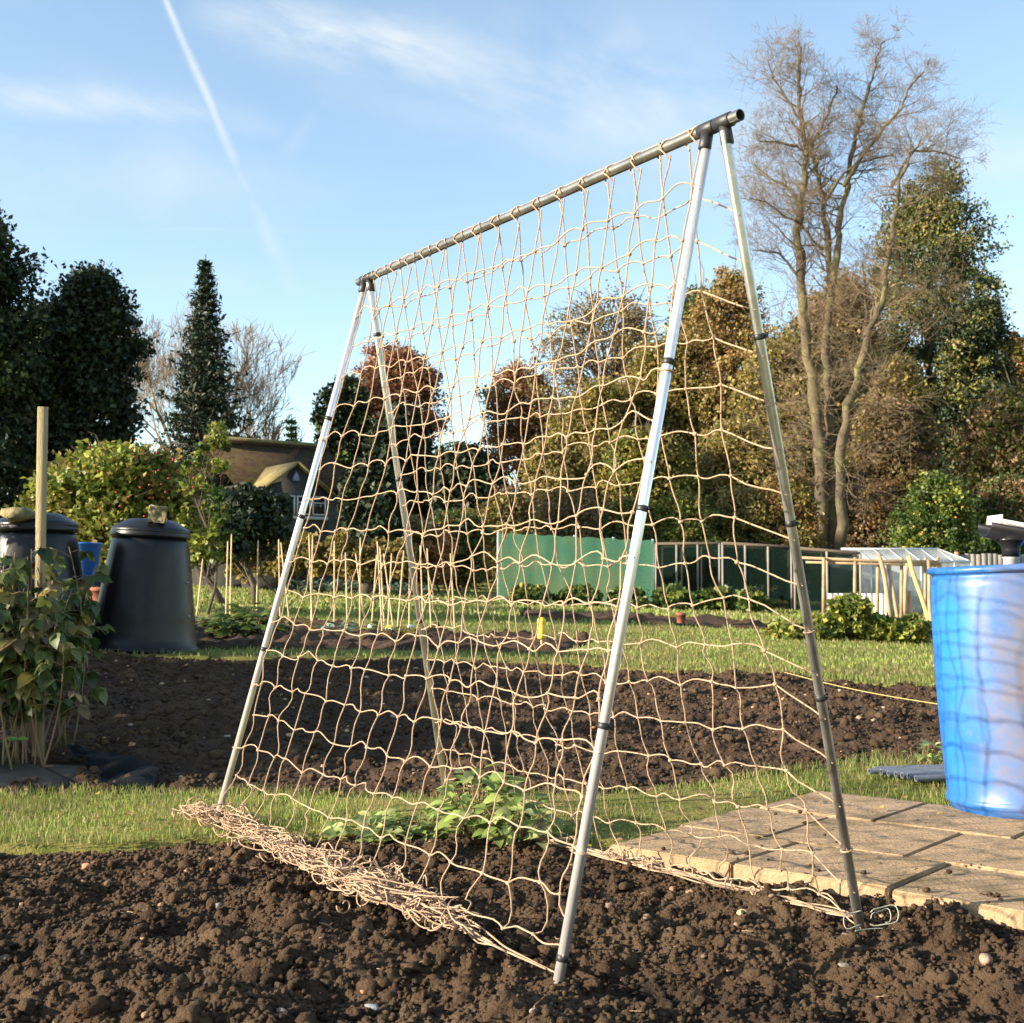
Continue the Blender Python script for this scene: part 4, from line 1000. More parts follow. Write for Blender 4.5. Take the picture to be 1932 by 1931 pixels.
mb=MB(); mb.box(ap-.075,ap+.075,2.9,2.93,za-.42,za-.40,(R3,np.array([rdg[0],rdg[1],0]))); mb.add(np.array([HP(ap-.1,2.93,za-.40),HP(ap+.1,2.93,za-.40),HP(ap,2.93,za-.2),HP(ap-.1,2.9,za-.40),HP(ap+.1,2.9,za-.40),HP(ap,2.9,za-.2)]),[(0,1,2),(5,4,3),(0,3,4,1),(1,4,5,2),(2,5,3,0)]); mb.build('gable_vent',mat('blue_vent',(.22,.28,.42),.5),hou)
zw1=P(560,936,28.)[2]; zw0=P(560,972,28.)[2]
mb=MB(); bx=lambda m,*a: m.box(*a,(R3,np.array([rdg[0],rdg[1],0])))
bx(mb,ap-.80,ap+.80,2.903,2.95,zw0-.10,zw0-.03); mb.build('window_sill',M['wframe'],hou)
for k in range(4):
    s0=ap-.76+k*.39; mb=MB()
    bx(mb,s0,s0+.035,2.9,2.94,zw0,zw1); bx(mb,s0+.31,s0+.345,2.9,2.94,zw0,zw1); bx(mb,s0+.035,s0+.31,2.9,2.94,zw1-.035,zw1); bx(mb,s0+.035,s0+.31,2.9,2.94,zw0,zw0+.035); bx(mb,s0+.035,s0+.31,2.9,2.935,zw0+.62*(zw1-zw0),zw0+.62*(zw1-zw0)+.025)
    wo=mb.build('window',M['wframe'],hou); mb=MB(); bx(mb,s0+.035,s0+.31,2.905,2.915,zw0+.035,zw1-.035); mb.build('pane',M['glass'],wo)
# ------------------------------------------------------------------ middle trees
tree('copper-leaved tree with a domed top left of the frame centre',745,660,100,62,'copper',140,nc=360,npc=64,leaf=.19,cr=.75,lobes=14,vbot=860,shell=.45,twigs=10)
tree('dark green conifer lit on its left, beside the far metal leg',645,730,62,54,'yew',141,nc=330,npc=85,leaf=.26,cr=.9,lobes=12,mt='leafd',pal2='green',f2=.3,shell=.3)
tree('dark yew under the copper-leaved tree',760,772,75,50,'yew',142,nc=400,npc=85,leaf=.26,cr=1.0,lobes=12,mt='leafd',shell=.3)
tree('low dark evergreen right of the yew under the copper tree',880,842,85,47,'yew',143,nc=330,npc=85,leaf=.25,cr=.9,lobes=10,mt='leafd',shell=.3)
tree('dark evergreen filling the gap right of the house gable',698,860,66,27,'yew',144,nc=330,npc=85,leaf=.2,cr=.8,lobes=10,mt='leafd',shell=.3)
tree('small red-brown tree standing left of the woodland',990,700,90,64,'copper',145,nc=260,npc=60,leaf=.19,cr=.75,lobes=12,pal2='ochre',f2=.4,vbot=900,twigs=12,shell=.4)
tree('thin-leaved brown tree with an airy crown in mid woodland',1150,565,140,60,'ochre',146,nc=330,npc=34,leaf=.17,cr=.9,lobes=15,pal2='brown',f2=.5,vbot=860,twigs=26,shell=.4,trunk=.28)
wood=[('ochre-leaved tree above the green netting screen',1120,720,105,54,'olive','ochre',.5,147),
('olive-brown tree right behind the near metal leg',1262,640,115,56,'ochre','olive',.4,148),
('ivy-clad green tree left of the near right leg',1310,555,70,58,'green','ochre',.45,149),
('golden-brown tree between the two near legs',1390,540,105,55,'ochre','rust',.35,150),
('yellow-olive tree left of the tall bare trunk',1475,640,100,50,'olive','ochre',.45,151),
('brown-leaved tree behind the tall bare trunk',1580,540,125,60,'brown','ochre',.4,152),
('tall broad evergreen behind the bare tree, lit green-brown',1760,325,128,64,'cedar','holly',.3,153),
('dark evergreen low on the right behind the bare tree',1850,590,100,56,'yew','cedar',.3,154),
('reddish-brown tree at the right picture edge',1925,640,70,60,'copper','olive',.5,155),
('brown shrubby tree right of the tall bare trunk',1690,700,90,48,'brown','olive',.4,156),
('olive tree above the fence near the right edge',1890,760,85,46,'cedar','brown',.4,157),
('low ochre tree above the dark fruit cages',1400,800,90,46,'ochre','olive',.4,158),
('low yellow-green tree right above the netting screen',1215,815,95,45,'olive','lime',.3,159),
('low ochre bush-like tree left of the netting screen',1040,835,80,46,'olive','ochre',.4,160)]
for lab,u,vt,hw,Yt,p1,p2,f2,sd in wood:
    tree(lab,u,vt,hw,Yt,p1,sd,nc=420 if hw<110 else 820,npc=86,leaf=.185 if hw<110 else .205,cr=.85 if hw<110 else 1.05,lobes=14,pal2=p2,f2=f2,shell=.35,twigs=10 if 'evergreen' not in lab else 0,mt='leafd' if 'evergreen' in lab else 'leaf',trunk=.25)
low=[('green bush with small orange fruits above the fence at the right',1775,905,85,38,'green','lime',.35,170),
('dark green bush low at the right picture edge',1895,905,65,39,'green','brown',.4,171),
('brown twiggy bush at the foot of the tall bare tree',1640,905,80,46.5,'brown','rust',.4,172),
('rust-brown bush behind the fruit cage beside the right leg',1490,905,70,41,'rust','olive',.35,173),
('ochre bush behind the dark fruit cages',1400,925,75,41,'ochre','green',.35,174),
('yellow-flecked bush above the right end of the netting screen',1290,930,70,40,'olive','lime',.4,175),
('olive bush above the middle of the netting screen',1180,940,75,40,'olive','green',.4,176),
('olive-brown bush above the left end of the netting screen',1070,925,75,39,'olive','brown',.4,177),
('brown-green bush left of the netting screen',960,925,75,37,'olive','brown',.4,178),
('dull green bush behind the orange shrub',865,965,70,34,'olive','green',.5,179),
('dull olive bush behind the raspberry hedge',760,980,70,32,'olive','brown',.5,180),]
for lab,u,vt,hw,Yt,p1,p2,f2,sd in low:
    t=tree(lab,u,vt,hw,Yt,p1,sd,name='bush',cat='bush',nc=230,npc=80,leaf=.13,cr=.5,lobes=9,pal2=p2,f2=f2,shell=.3,trunk=.08,vbot=1105,twigs=8)
    if sd==170:
        rr=RS(5); FM=mat('orange_fruit',(.55,.25,.05),.5)
        for k in range(8): mb=MB(); mb.add(IV*.032+P(rr.uniform(1715,1830),rr.uniform(935,1015),37.0),[IF]); mb.build('fruit',FM,t)
r=RS(400); mb=MB(); n=1500
cx=r.uniform(-6,44,n); zt=5.0+4.0*fbm(cx*.12,cx*0+3,3,44)+np.clip(cx-5,0,9)*.75; cz=r.rand(n)*zt+g(cx,np.full(n,70.)); cy=r.uniform(66,72,n)
p=(np.stack([cx,cy,cz],-1)[:,None]+np.clip(r.normal(0,.75,(n,46,3)),-1.6,1.6)).reshape(-1,3)
pc=np.array(PAL['brown']+PAL['olive']+PAL['cedar']+PAL['yew']); ci=np.repeat(r.randint(0,len(pc),n),46); cards(mb,p,.34,pc[ci]*r.uniform(.7,1.2,(len(p),1)),r,bias=(0,-.2,.5))
tag(mb.build('woodland',M['leaf'],col=True),'dense brown and green undergrowth closing the view between the woodland trees','woodland',kind='stuff')
for k,(x_,y_,w_) in enumerate([(-5.3,4.45,.75),(-5.4,5.4,.8),(-5.3,6.4,.8),(-5.6,7.2,.55)]):  # unseen hedge added left of view to shade the middle bed
    u_=966+F*x_/y_
    tree(['nearest','second','third','farthest'][k]+' unseen hedge bush added beyond the left picture edge to shade the bed',u_,P(0,0,1)[2]*0+965.5-0,w_/y_*F,y_,'holly',405+k,name='shade_hedge_bush',cat='hedge',nc=130,npc=60,leaf=.07,cr=.22,lobes=9,trunk=.04,mt='leafd',shell=.2,group='unseen hedge added to shade the bed',HH=1.75)
# autumn raspberry hedge
hed=[('leftmost bush of the yellowing raspberry hedge, by the canes',462,1012,42),('second bush of the yellowing raspberry hedge',520,1003,40),('raspberry hedge bush just left of the far metal leg',580,1010,40),('raspberry hedge bush inside the netting by the far leg',640,1008,42),('yellowing raspberry hedge bush before the dark yew',700,1018,42),('rightmost yellow-brown bush of the raspberry hedge',755,1022,36)]
for k,(lab,u,vt,hw) in enumerate(hed):
    tree(lab,u,vt,hw,23,'olive',190+k,name='raspberry_bush',cat='bush',nc=60,npc=50,leaf=.10,cr=.32,lobes=8,pal2='ochre',f2=.5,trunk=.02,vbot=1092,shell=.25,twigs=6,group='yellowing raspberry hedge')
tree('orange feathery shrub left of the green netting screen',822,1010,48,31.8,'orange',197,name='shrub',cat='shrub',nc=80,npc=60,leaf=.09,cr=.32,lobes=8,trunk=.03,vbot=1100,shell=.25,twigs=8)
# vegetables
def veg(u,v,H,R_,n,lab,seed,pal,Lf,group,name='vegetable_plant',up=.7,asp=.5,H0=.15):
    return weed(G(u,v),H,R_,n,lab,seed,Lf,name,np.array(PAL[pal]),group,'vegetable','leaf',up,True,asp,H0)
pl=['dark green leafy vegetable just right of the bins','tall green leafy vegetable left of the far metal leg','green leafy vegetable close beside the far metal leg']
for k,(u,v,H,R_) in enumerate([(430,1200,.20,.16),(465,1198,.30,.2),(497,1203,.22,.15)]): veg(u,v,H,R_,75,pl[k],300+k,'green',.14,'leafy vegetables below the canes')
pl=['small pale leafed plant beside the right compost bin','low pale plant below the leftmost cane','pale low plant inside the netting by the far leg','grey-green plant in the soil between the canes','low plant by the white marker row','low lime plant in the row of canes','low pale plant at the right end of the cane row']
for k,(u,v,pa) in enumerate([(378,1182,'leek'),(405,1185,'lime'),(560,1190,'olive'),(640,1200,'leek'),(680,1198,'lime'),(725,1200,'lime'),(765,1203,'olive')]): veg(u,v,.13,.16,45,pl[k],310+k,pa,.09,'low plants along the cane row')
for k in range(9):
    u=560+k*28; v=1116+k*1.0
    weed(G(u,v),.28,.22,60,['leftmost leek clump','second leek clump','third leek clump','fourth leek clump','fifth leek clump','sixth leek clump','seventh leek clump','eighth leek clump','rightmost leek clump'][k]+' in the grey-green row beyond the canes',330+k,.30,'leek_clump',np.array(PAL['leek']),'leeks in a row across the lawn','vegetable','leaf',1.2,True,.14)
# leafy bushes on the right lawn
rb=[('leafy yellow-green bean plant just left of the right metal leg',1478,1180,36,.5),('leafy plant right of the right metal leg',1545,1165,38,.5),('tallest yellow-green leafy plant before the fruit cage',1597,1128,44,.6),('leafy green plant below the leaning orange poles',1655,1165,38,.5),('leafy plant nearest the blue barrel on the far lawn',1715,1168,38,.5)]
for k,(lab,u,vt,hw,H) in enumerate(rb):
    tree(lab,u,vt,hw,14,'lime',350+k,name='leafy_plant',cat='plant',nc=70,npc=36,leaf=.10,cr=.22,lobes=6,pal2='olive',f2=.4,trunk=.015,vbot=1214,shell=.2,group='leafy plants on the right lawn')
gr=[(1000,1130),(1090,1135),(1180,1140),(1270,1138),(1340,1140),(1410,1143)]
gl=['leftmost low green patch under the netting screen','second low green patch under the netting screen','low green patch at the right end of the netting screen','low green patch before the first dark cage','low green patch before the dark cage corner','rightmost low green patch before the fruit cages']
for k,(u,v) in enumerate(gr):
    tree(gl[k],u,v-26,48,24.5,'green',370+k,name='low_bush',cat='bush',nc=60,npc=40,leaf=.13,cr=.35,lobes=6,pal2='lime',f2=.4,trunk=.02,vbot=v+14,shell=.2,group='low green growth before the cages')
# ------------------------------------------------------------------ canes
cn=[(370,1163,388,1008),(426,1172,430,1022),(434,1173,437,1008),(484,1165,487,1020),(529,1173,526,1018),(548,1176,530,1024),(590,1186,583,1008),(587,1182,590,1010),(631,1180,631,1021),(656,1187,652,1043),(679,1190,680,1015),(692,1184,671,1045),(700,1186,711,1048),(723,1204,712,1022),(727,1198,717,1034),(731,1192,739,1045),(745,1194,724,1045),(772,1185,773,1063),(748,1196,762,1040),(800,1200,793,1030),(815,1198,806,1035),(860,1205,850,1045)]
side=['leftmost','second','third','fourth','fifth','sixth','seventh','eighth','ninth','tenth','eleventh','twelfth','thirteenth','fourteenth','fifteenth','sixteenth','seventeenth','eighteenth','nineteenth','twentieth','twenty-first','rightmost']
cn.sort(key=lambda q:q[0])
for k,(u0,v0,u1,v1) in enumerate(cn):
    b=G(u0,v0); t_=P(u1,v1,b[1]+.1); b2_=b-np.array([0,0,.08]); mb=MB()
    n=7; tt=np.linspace(0,1,n)[:,None]; pts=(b2_-b)*(1-tt)+(t_-b)*tt
    rad=b[1]*.0011
    mb.tube(pts,np.linspace(rad,rad*.8,n)*.62,7)
    for i in range(1,n-1): mb.tube([pts[i]-[0,0,.006],pts[i]+[0,0,.006]],rad*.75,7)
    o=mb.build('bamboo_cane',M['cane']); o.location=tuple(b)
    lean=u1-u0; how='upright' if abs(lean)<6 else ('leaning right' if lean>0 else 'leaning left')
    tag(o,'%s bamboo cane from the left in the cane row, %s'%(side[k],how),'cane','bamboo canes in the soil')
# white markers, yellow bottle, red pot
for k,(u,v,lab) in enumerate([(700,1196,'white plant marker at the left of three among the canes'),(739,1200,'white plant marker in the middle of three among the canes'),(775,1196,'white plant marker at the right of three among the canes')]):
    b=G(u,v); mb=MB(); mb.box(-.006,.006,-.002,.002,-.05,.04,None); mb.lathe([(.03,0),(.034,.01),(.034,.05),(.02,.062)],16,(0,0,.03)); o=mb.build('plant_marker',M['white']); o.location=tuple(b); tag(o,lab,'marker','white plant markers')
b=G(1022,1216); t=thing('bottle','small yellow bottle upturned on a stick in the soil strip','bottle',b)
mb=MB(); mb.lathe([(.035,.05),(.042,.06),(.042,.17),(.036,.19),(.04,.20),(.04,.23),(.02,.25)],20,b); mb.build('bottle_body',M['yellow'],t,smooth=True)
mb=MB(); mb.tube([b-[0,0,.05],b+[0,0,.06]],.01,8); mb.build('stick',M['cane'],t)
b=G(1285,1180); t=thing('flower_pot','small brown pot on the far soil strip behind the netting','pot',b)
mb=MB(); mb.lathe([(.05,0),(.065,.13),(.072,.13),(.072,.17),(.06,.17),(.045,.02),(.0001,.02)],24,b,cap=False); mb.build('pot_body',M['terra'],t,smooth=True)
# yellow guide string over bed 2
mb=MB(); a=G(1480,1288); b=G(1800,1357); a[2]+=.07; b[2]+=.07; tt=np.linspace(0,1,12)[:,None]; mb.tube(a*(1-tt)+b*tt-np.array([0,0,.02])*np.sin(np.pi*tt),.0022,5)
tag(mb.build('guide_string',M['strings']),'yellow guide string stretched low across the dark middle bed','string')
# ------------------------------------------------------------------ netting screen and cages
def wallpanel(mb,a,b,z0,z1a,z1b,th=.01,seg=10,r=None,wob=.014):
    t=np.linspace(0,1,seg+1); d=b-a; nr=np.array([d[1],-d[0]]); nr/=np.linalg.norm(nr)
    V=[];
    for s_ in (0,th):
        for k,q in enumerate(t):
            xy=a+d*q+nr*(s_+wob*math.sin(k*1.9)); zt=z1a*(1-q)+z1b*q-.02*math.sin(k*math.pi/1.)**2
            V+= [[xy[0],xy[1],z0],[xy[0],xy[1],(z0+zt)/2],[xy[0],xy[1],zt-.03*(k%3==1)]]
    n=(seg+1)*3; f=[]
    for k in range(seg):
        for m_ in range(2):
            i=k*3+m_; f+=[(i,i+3,i+4,i+1),(n+i+1,n+i+4,n+i+3,n+i)]
    mb.add(np.array(V),f)
Yn=26.6
sa=P(940,1120,Yn); sb=P(1233,1122,Yn-.6); zt1=P(943,1005,Yn)[2]; zt2=P(1233,1020,Yn-.6)[2]
scn=thing('netting_screen','long pale green netting screen behind the lawns','screen',(sa[0],sa[1],float(g(sa[0],sa[1]))))
mb=MB(); wallpanel(mb,sa[:2],sb[:2],float(g(sa[0],sa[1]))-.1,zt1,zt2,.01,24); mb.build('mesh_panel',M['gnet'],scn)
for k in range(5):
    q=lerp(sa,sb,k/4); mb=MB(); mb.tube([[q[0],q[1]+.08,float(g(q[0],q[1]))-.1],[q[0],q[1]+.08,lerp(zt1,zt2,k/4)+.03]],.03,8); mb.build('post',M['gframe'],scn)
def cage(lab,u0,u1,vt0,vt1,vb,Y0,Y1,npost,depth,seed):
    a=P(u0,vb,Y0); b=P(u1,vb,Y1); za=P(u0,vt0,Y0)[2]; zb_=P(u1,vt1,Y1)[2]; z0=float(g(a[0],a[1]))-.1
    t=thing('fruit_cage',lab,'fruit cage',(a[0],a[1],z0)); bk=np.array([.2,1.])*depth
    mb=MB(); wallpanel(mb,a[:2],b[:2],z0,za,zb_,.008,10); mb.build('front_net',M['dnet'],t)
    mb=MB(); wallpanel(mb,a[:2]+bk,b[:2]+bk,z0,za,zb_,.008,10); wallpanel(mb,a[:2],a[:2]+bk,z0,za,za,.008,4); wallpanel(mb,b[:2],b[:2]+bk,z0,zb_,zb_,.008,4); mb.build('side_nets',M['dnet'],t)
    mb=MB(); v=np.array([[*a[:2],za],[*b[:2],zb_],[*(b[:2]+bk),zb_],[*(a[:2]+bk),za]]); mb.add(np.concatenate([v,v-[0,0,.02]]),[(0,1,2,3),(7,6,5,4)]); mb.build('roof_net',M['dnet'],t)
    for k in range(npost):
        q=k/(npost-1); p=lerp(a,b,q); zz=lerp(za,zb_,q); mb=MB(); mb.tube([[p[0],p[1]-.03,z0],[p[0],p[1]-.03,zz+.03]],.028,8); mb.build('post',M['fencew'],t)
        mb=MB(); mb.tube([[p[0]+bk[0],p[1]+bk[1],z0],[p[0]+bk[0],p[1]+bk[1],zz+.03]],.028,8); mb.build('post',M['fencew'],t)
    mb=MB(); mb.tube([[a[0],a[1]-.03,za+.02],[b[0],b[1]-.03,zb_+.02]],.035,8); mb.build('top_rail',M['barkd'],t); mb=MB(); mb.tube([[*(a[:2]+bk),za+.02],[*(b[:2]+bk),zb_+.02]],.03,8); mb.build('top_rail',M['barkd'],t)
cage('dark netted fruit cage touching the pale green screen',1238,1358,1028,1027,1138,30,29,4,2.2,1)
cage('dark netted fruit cage left of the right metal leg',1364,1494,1027,1034,1142,28,27.4,4,2.2,2)
cage('fruit cage with dark netting before the greenhouse',1500,1624,1036,1046,1145,26.8,26,3,2.0,3)
# greenhouse
Yg=29.; t=thing('greenhouse','glass greenhouse with a pitched roof behind the timber rails','greenhouse',gp(P(1680,1100,Yg)[0],Yg))
xl=P(1588,1100,Yg)[0]; xr=P(1800,1100,Yg)[0]; zrg=P(1690,1037,Yg)[2]; zev=P(1690,1060,Yg-1)[2]; zgg=float(g(xl,Yg))-.1
mg=MB(); mf=MB()
y0=Yg-1.1;y1=Yg;y2=Yg+1.1; xr2=xr-.35
mg.box(xl,xr,y0,y0+.006,zgg,zev); mg.box(xl,xr,y2,y2+.006,zgg,zev); mg.box(xl,xl+.006,y0,y2,zgg,zev); mg.box(xr,xr+.006,y0,y2,zgg,zev)
mb=MB(); quad(mb,np.array([xl,y0,zev]),np.array([xr,y0,zev]),np.array([xr2,y1,zrg]),np.array([xl,y1,zrg]),.006); quad(mb,np.array([xr,y2,zev]),np.array([xl,y2,zev]),np.array([xl,y1,zrg]),np.array([xr2,y1,zrg]),.006); quad(mb,np.array([xr,y0,zev]),np.array([xr,y2,zev]),np.array([xr2,y1,zrg]),np.array([xr2,y1,zrg+.001]),.006); mb.build('roof_glass',M['gglass'],t)
mg.build('wall_glass',M['gglass'],t)
nx=7
for k in range(nx+1):
    x=xl+(xr-xl)*k/nx; mf.tube([[x,y0-.01,zgg],[x,y0-.01,zev]],.018,6); mf.tube([[x,y0-.01,zev],[min(x,xr2),y1,zrg+.01]],.016,6)
mf.tube([[xl,y0-.01,zev],[xr,y0-.01,zev]],.025,6); mf.tube([[xl,y1,zrg+.01],[xr2,y1,zrg+.01]],.028,6); mf.build('frame',M['gframe'],t)
# corrugated low wall
mb=MB(); a=P(1560,1150,25.); b=P(1672,1156,24.6); zt=P(1620,1120,24.8)[2]; n=60; V=[]
for q in np.linspace(0,1,n): 
    p=lerp(a,b,q); p[1]+=.02*math.sin(q*n*1.1); z0=float(g(p[0],p[1]))-.05; V+=[[p[0],p[1],z0],[p[0],p[1],zt],[p[0],p[1]+.01,z0],[p[0],p[1]+.01,zt]]
f=[]
for k in range(n-1): i=k*4; f+=[(i,i+4,i+5,i+1),(i+3,i+7,i+6,i+2),(i+1,i+5,i+7,i+3)]
mb.add(V,f); tag(mb.build('corrugated_sheet',M['corr']),'pale corrugated sheet standing low before the greenhouse','metal sheet')
# timber rail rack
t=thing('timber_rack','rough timber rail rack left of the blue barrel','rack',gp(P(1640,1100,24.)[0],24.))
for (u0,v0,u1,v1,w) in [(1500,1052,1775,1064,.05),(1520,1061,1775,1068,.04),(1560,1057,1770,1060,.05)]:
    mb=MB(); mb.tube([P(u0,v0,24.2),P(u1,v1,23.8)],w*.6,6); mb.build('rail',M['timber'],t)
for u in (1553,1612,1655,1700,1745,1768):
    q=P(u,1060,24.); mb=MB(); mb.tube([[q[0],24.05,float(g(q[0],24.))-.05],[q[0]+.03,24.05,P(u,1052,24.)[2]]],.035,6); mb.build('upright',M['timber'],t)
pol=[(1658,1046,1680,1168,'timber','leftmost pale leaning pole beside the greenhouse',.055),(1675,1066,1690,1150,'timber','short pale pole next to the leftmost leaning pole',.045),(1714,1050,1752,1172,'timbery','yellow pole leaning steeply right beside the barrel',.055),(1712,1064,1704,1165,'timber','pale pole crossing behind the yellow leaning pole',.05),(1715,1118,1717,1172,'timber','short thick upright stake by the yellow pole',.055),(1752,1058,1754,1100,'timber','short stake top just left of the barrel rim',.045)]
for (u0,v0,u1,v1,m,lab,w) in pol:
    b=P(u1,v1,21.); a=P(u0,v0,21.3); zg_=float(g(b[0],b[1])); d=(b-a)/(b[2]-a[2]); b=a+d*(zg_-.03-a[2]) if b[2]>zg_ or True else b
    mb=MB(); mb.tube(limb_pts(a,b,RS(int(u0)),6,.012),w*.72,8); tag(mb.build('timber_pole',M[m],smooth=True),lab,'pole','timber poles left of the barrel')
# fence at right
t=thing('board_fence','grey weathered board fence behind the blue barrel','fence',gp(P(1850,1060,33.)[0],33.))
xa=P(1758,1050,33.)[0]; xb=P(2080,1050,33.)[0]; zt=P(1800,1046,33.)[2]; z0=float(g(xa,33.))-.2
mb=MB(); x=xa; r=RS(4)
while x<xb: mb.box(x,x+.145,33+r.uniform(-.01,.01),33.025,z0,zt+r.uniform(-.02,.02)); x+=.15
mb.build('boards',M['fencew'],t)
for k in range(4):
    x=xa+.6+k*1.5; mb=MB(); mb.box(x,x+.1,32.88,32.98,z0,zt+.06); mb.build('post',M['timber'],t)
# ------------------------------------------------------------------ sky and light
w=bpy.data.worlds.new('World'); sc.world=w; w.use_nodes=True; nt=w.node_tree; N=nt.nodes; L=nt.links
SUN=np.array([-.93,-.30,.305]); SUN/=np.linalg.norm(SUN)
bg=N['Background']; sky=N.new('ShaderNodeTexSky'); sky.sky_type='NISHITA'; sky.sun_disc=False
sky.sun_elevation=math.asin(SUN[2]); sky.sun_rotation=math.atan2(SUN[0],SUN[1]); sky.air_density=1.0; sky.dust_density=.5; sky.ozone_density=1.15; sky.altitude=100
tc=N.new('ShaderNodeTexCoord'); sp=N.new('ShaderNodeSeparateXYZ'); L.new(tc.outputs['Generated'],sp.inputs[0])
def ma(op,a,b=0.,cl=False,c=None):
    x=N.new('ShaderNodeMath'); x.operation=op; x.use_clamp=cl
    for i,q in enumerate((a,b) if c is None else (a,b,c)):
        if isinstance(q,(int,float)): x.inputs[i].default_value=float(q)
        else: L.new(q,x.inputs[i])
    return x.outputs[0]
yy=ma('MAXIMUM',sp.outputs[1],.05); U=ma('DIVIDE',sp.outputs[0],yy); V_=ma('DIVIDE',sp.outputs[2],yy)
cmb=N.new('ShaderNodeCombineXYZ'); L.new(U,cmb.inputs[0]); L.new(V_,cmb.inputs[1])
def sk(u,v): p=P(u,v,1.); return p[0],p[2]-CH
def nz(scale,rot,st,d=6,rg=.6,seed=0,dist=0):
    mp=N.new('ShaderNodeMapping'); mp.inputs['Rotation'].default_value=(0,0,rot); mp.inputs['Scale'].default_value=st; mp.inputs['Location'].default_value=(seed,seed*.7,0)
    # rotate first, then stretch
    m2=N.new('ShaderNodeMapping'); m2.inputs['Rotation'].default_value=(0,0,rot); L.new(cmb.outputs[0],m2.inputs[0]); mp.inputs['Rotation'].default_value=(0,0,0); L.new(m2.outputs[0],mp.inputs[0])
    n=N.new('ShaderNodeTexNoise'); n.inputs['Scale'].default_value=scale; n.inputs['Detail'].default_value=d; n.inputs['Roughness'].default_value=rg; n.inputs['Distortion'].default_value=dist; L.new(mp.outputs[0],n.inputs['Vector']); return n.outputs['Fac']
def seg(u0,v0,u1,v1,w0,w1,warp,wa,soft0=.15,soft1=.15):
    (x0,y0),(x1,y1)=sk(u0,v0),sk(u1,v1); dx,dy=x1-x0,y1-y0; Ln=math.hypot(dx,dy); dx/=Ln; dy/=Ln
    a=ma('SUBTRACT',U,x0); b=ma('SUBTRACT',V_,y0)
    al=ma('DIVIDE',ma('ADD',ma('MULTIPLY',a,dx),ma('MULTIPLY',b,dy)),Ln)
    pe=ma('ADD',ma('ADD',ma('MULTIPLY',a,-dy),ma('MULTIPLY',b,dx)),ma('MULTIPLY',ma('SUBTRACT',warp,.5),wa))
    wd=ma('ADD',ma('MULTIPLY',al,w1-w0),w0); wd=ma('MAXIMUM',wd,.001)
    q=ma('POWER',2.718,ma('MULTIPLY',ma('POWER',ma('DIVIDE',ma('ABSOLUTE',pe),wd),2.),-1.))
    e0=ma('MULTIPLY',ma('ADD',al,soft0),1/max(.01,soft0*2),True); e1_=ma('MULTIPLY',ma('SUBTRACT',1+soft1,al),1/max(.01,soft1*2),True)
    return ma('MULTIPLY',q,ma('MULTIPLY',e0,e1_))
wn=nz(7,0,(1,1,1),4); fine=nz(9,.35,(1,3.2,1),8,.62,3,.3); fine2=nz(4,.3,(1,2.5,1),8,.6,9,.4)
def shape(n,lo,hi): return ma('MULTIPLY',ma('SUBTRACT',n,lo),1/(hi-lo),True)
cl=ma('MULTIPLY',ma('MULTIPLY',seg(430,30,900,130,.022,.028,wn,.03,.2,.3),shape(fine,.25,.62)),.85)
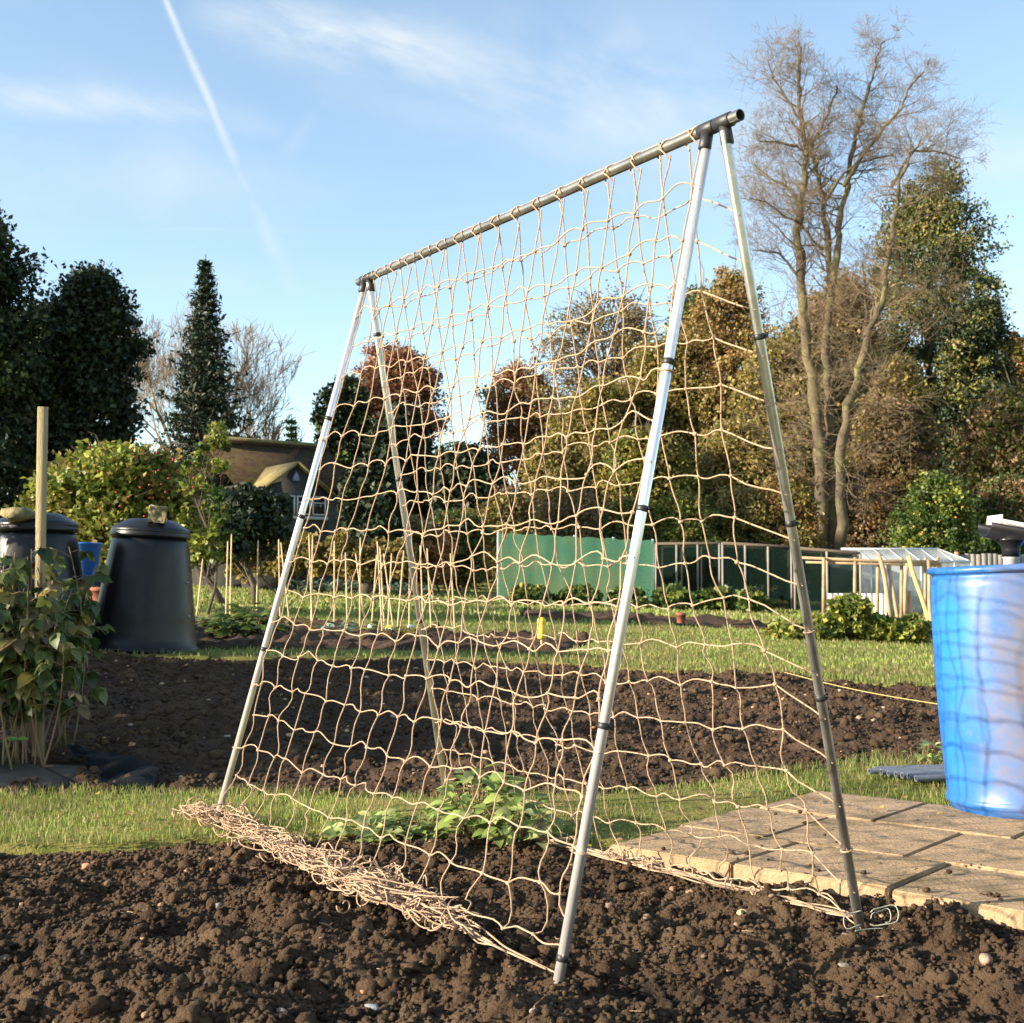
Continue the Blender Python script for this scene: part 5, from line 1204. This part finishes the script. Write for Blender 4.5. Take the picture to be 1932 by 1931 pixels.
for (a,k,nn) in [((700,110,1420,240,.040,.06,wn,.05,.2,.25),.95,fine2),((-80,165,420,225,.018,.014,wn,.03,.3,.3),.75,fine),((-100,300,560,360,.05,.03,wn,.06,.3,.4),.35,fine2),
   ((1750,290,2100,270,.03,.03,wn,.05,.3,.3),.6,fine2),((-100,430,1000,440,.003,.003,wn,.004,.2,.2),.16,fine2),((0,515,1100,545,.012,.012,wn,.02,.2,.2),.16,fine2),
   ((380,620,700,690,.008,.012,wn,.01,.2,.3),.25,fine),((500,330,620,180,.012,.004,wn,.02,.2,.3),.16,fine),((1120,260,1230,480,.005,.008,wn,.01,.2,.3),.2,fine),((1850,520,2000,530,.006,.006,wn,.01,.2,.3),.35,fine)]:
    cl=ma('MAXIMUM',cl,ma('MULTIPLY',ma('MULTIPLY',seg(*a),shape(nn,.28,.7)),k))
ct=ma('MULTIPLY',seg(296,-40,445,310,.0024,.0045,wn,.008,.15,.05),ma('ADD',ma('MULTIPLY',shape(fine,.2,.6),.45),.35))
ct2=ma('MULTIPLY',seg(440,300,545,530,.0045,.009,wn,.02,.05,.25),ma('MULTIPLY',shape(fine,.25,.65),.42))
cl=ma('MAXIMUM',cl,ma('MAXIMUM',ct,ct2))
# thin veil that thickens toward the horizon
veil=ma('MULTIPLY',shape(fine2,.15,.8),.14); cl=ma('ADD',cl,veil,True)
mx=N.new('ShaderNodeMix'); mx.data_type='RGBA'; L.new(cl,mx.inputs[0]); L.new(sky.outputs[0],mx.inputs[6]); mx.inputs[7].default_value=(2.75,2.95,3.15,1)
tint=N.new('ShaderNodeMix'); tint.data_type='RGBA'; tint.blend_type='MULTIPLY'; tint.inputs[0].default_value=1; L.new(mx.outputs[2],tint.inputs[6]); tint.inputs[7].default_value=(.99,1.015,1.0,1)
L.new(tint.outputs[2],bg.inputs['Color']); bg.inputs['Strength'].default_value=.117
sl=bpy.data.lights.new('sun','SUN'); sl.energy=5; sl.angle=math.radians(.55); sl.color=(1,.86,.68)
so=bpy.data.objects.new('sun',sl); C.objects.link(so); so.rotation_euler=Vector(-SUN).to_track_quat('-Z','Y').to_euler(); so.location=tuple(SUN*40)
# ------------------------------------------------------------------ camera
cd=bpy.data.cameras.new('camera'); co=bpy.data.objects.new('camera',cd); C.objects.link(co)
co.location=(0,0,CH); co.rotation_euler=(math.pi/2+TH,0,0); cd.sensor_width=36; cd.lens=36*F/1932; cd.clip_end=3000; cd.clip_start=.05
cd.dof.use_dof=True; cd.dof.focus_distance=3.4; cd.dof.aperture_fstop=13
sc.camera=co
sc.view_settings.view_transform='Standard'; sc.view_settings.look='None'; sc.view_settings.exposure=1.45; sc.view_settings.gamma=1
sc.render.engine='CYCLES'
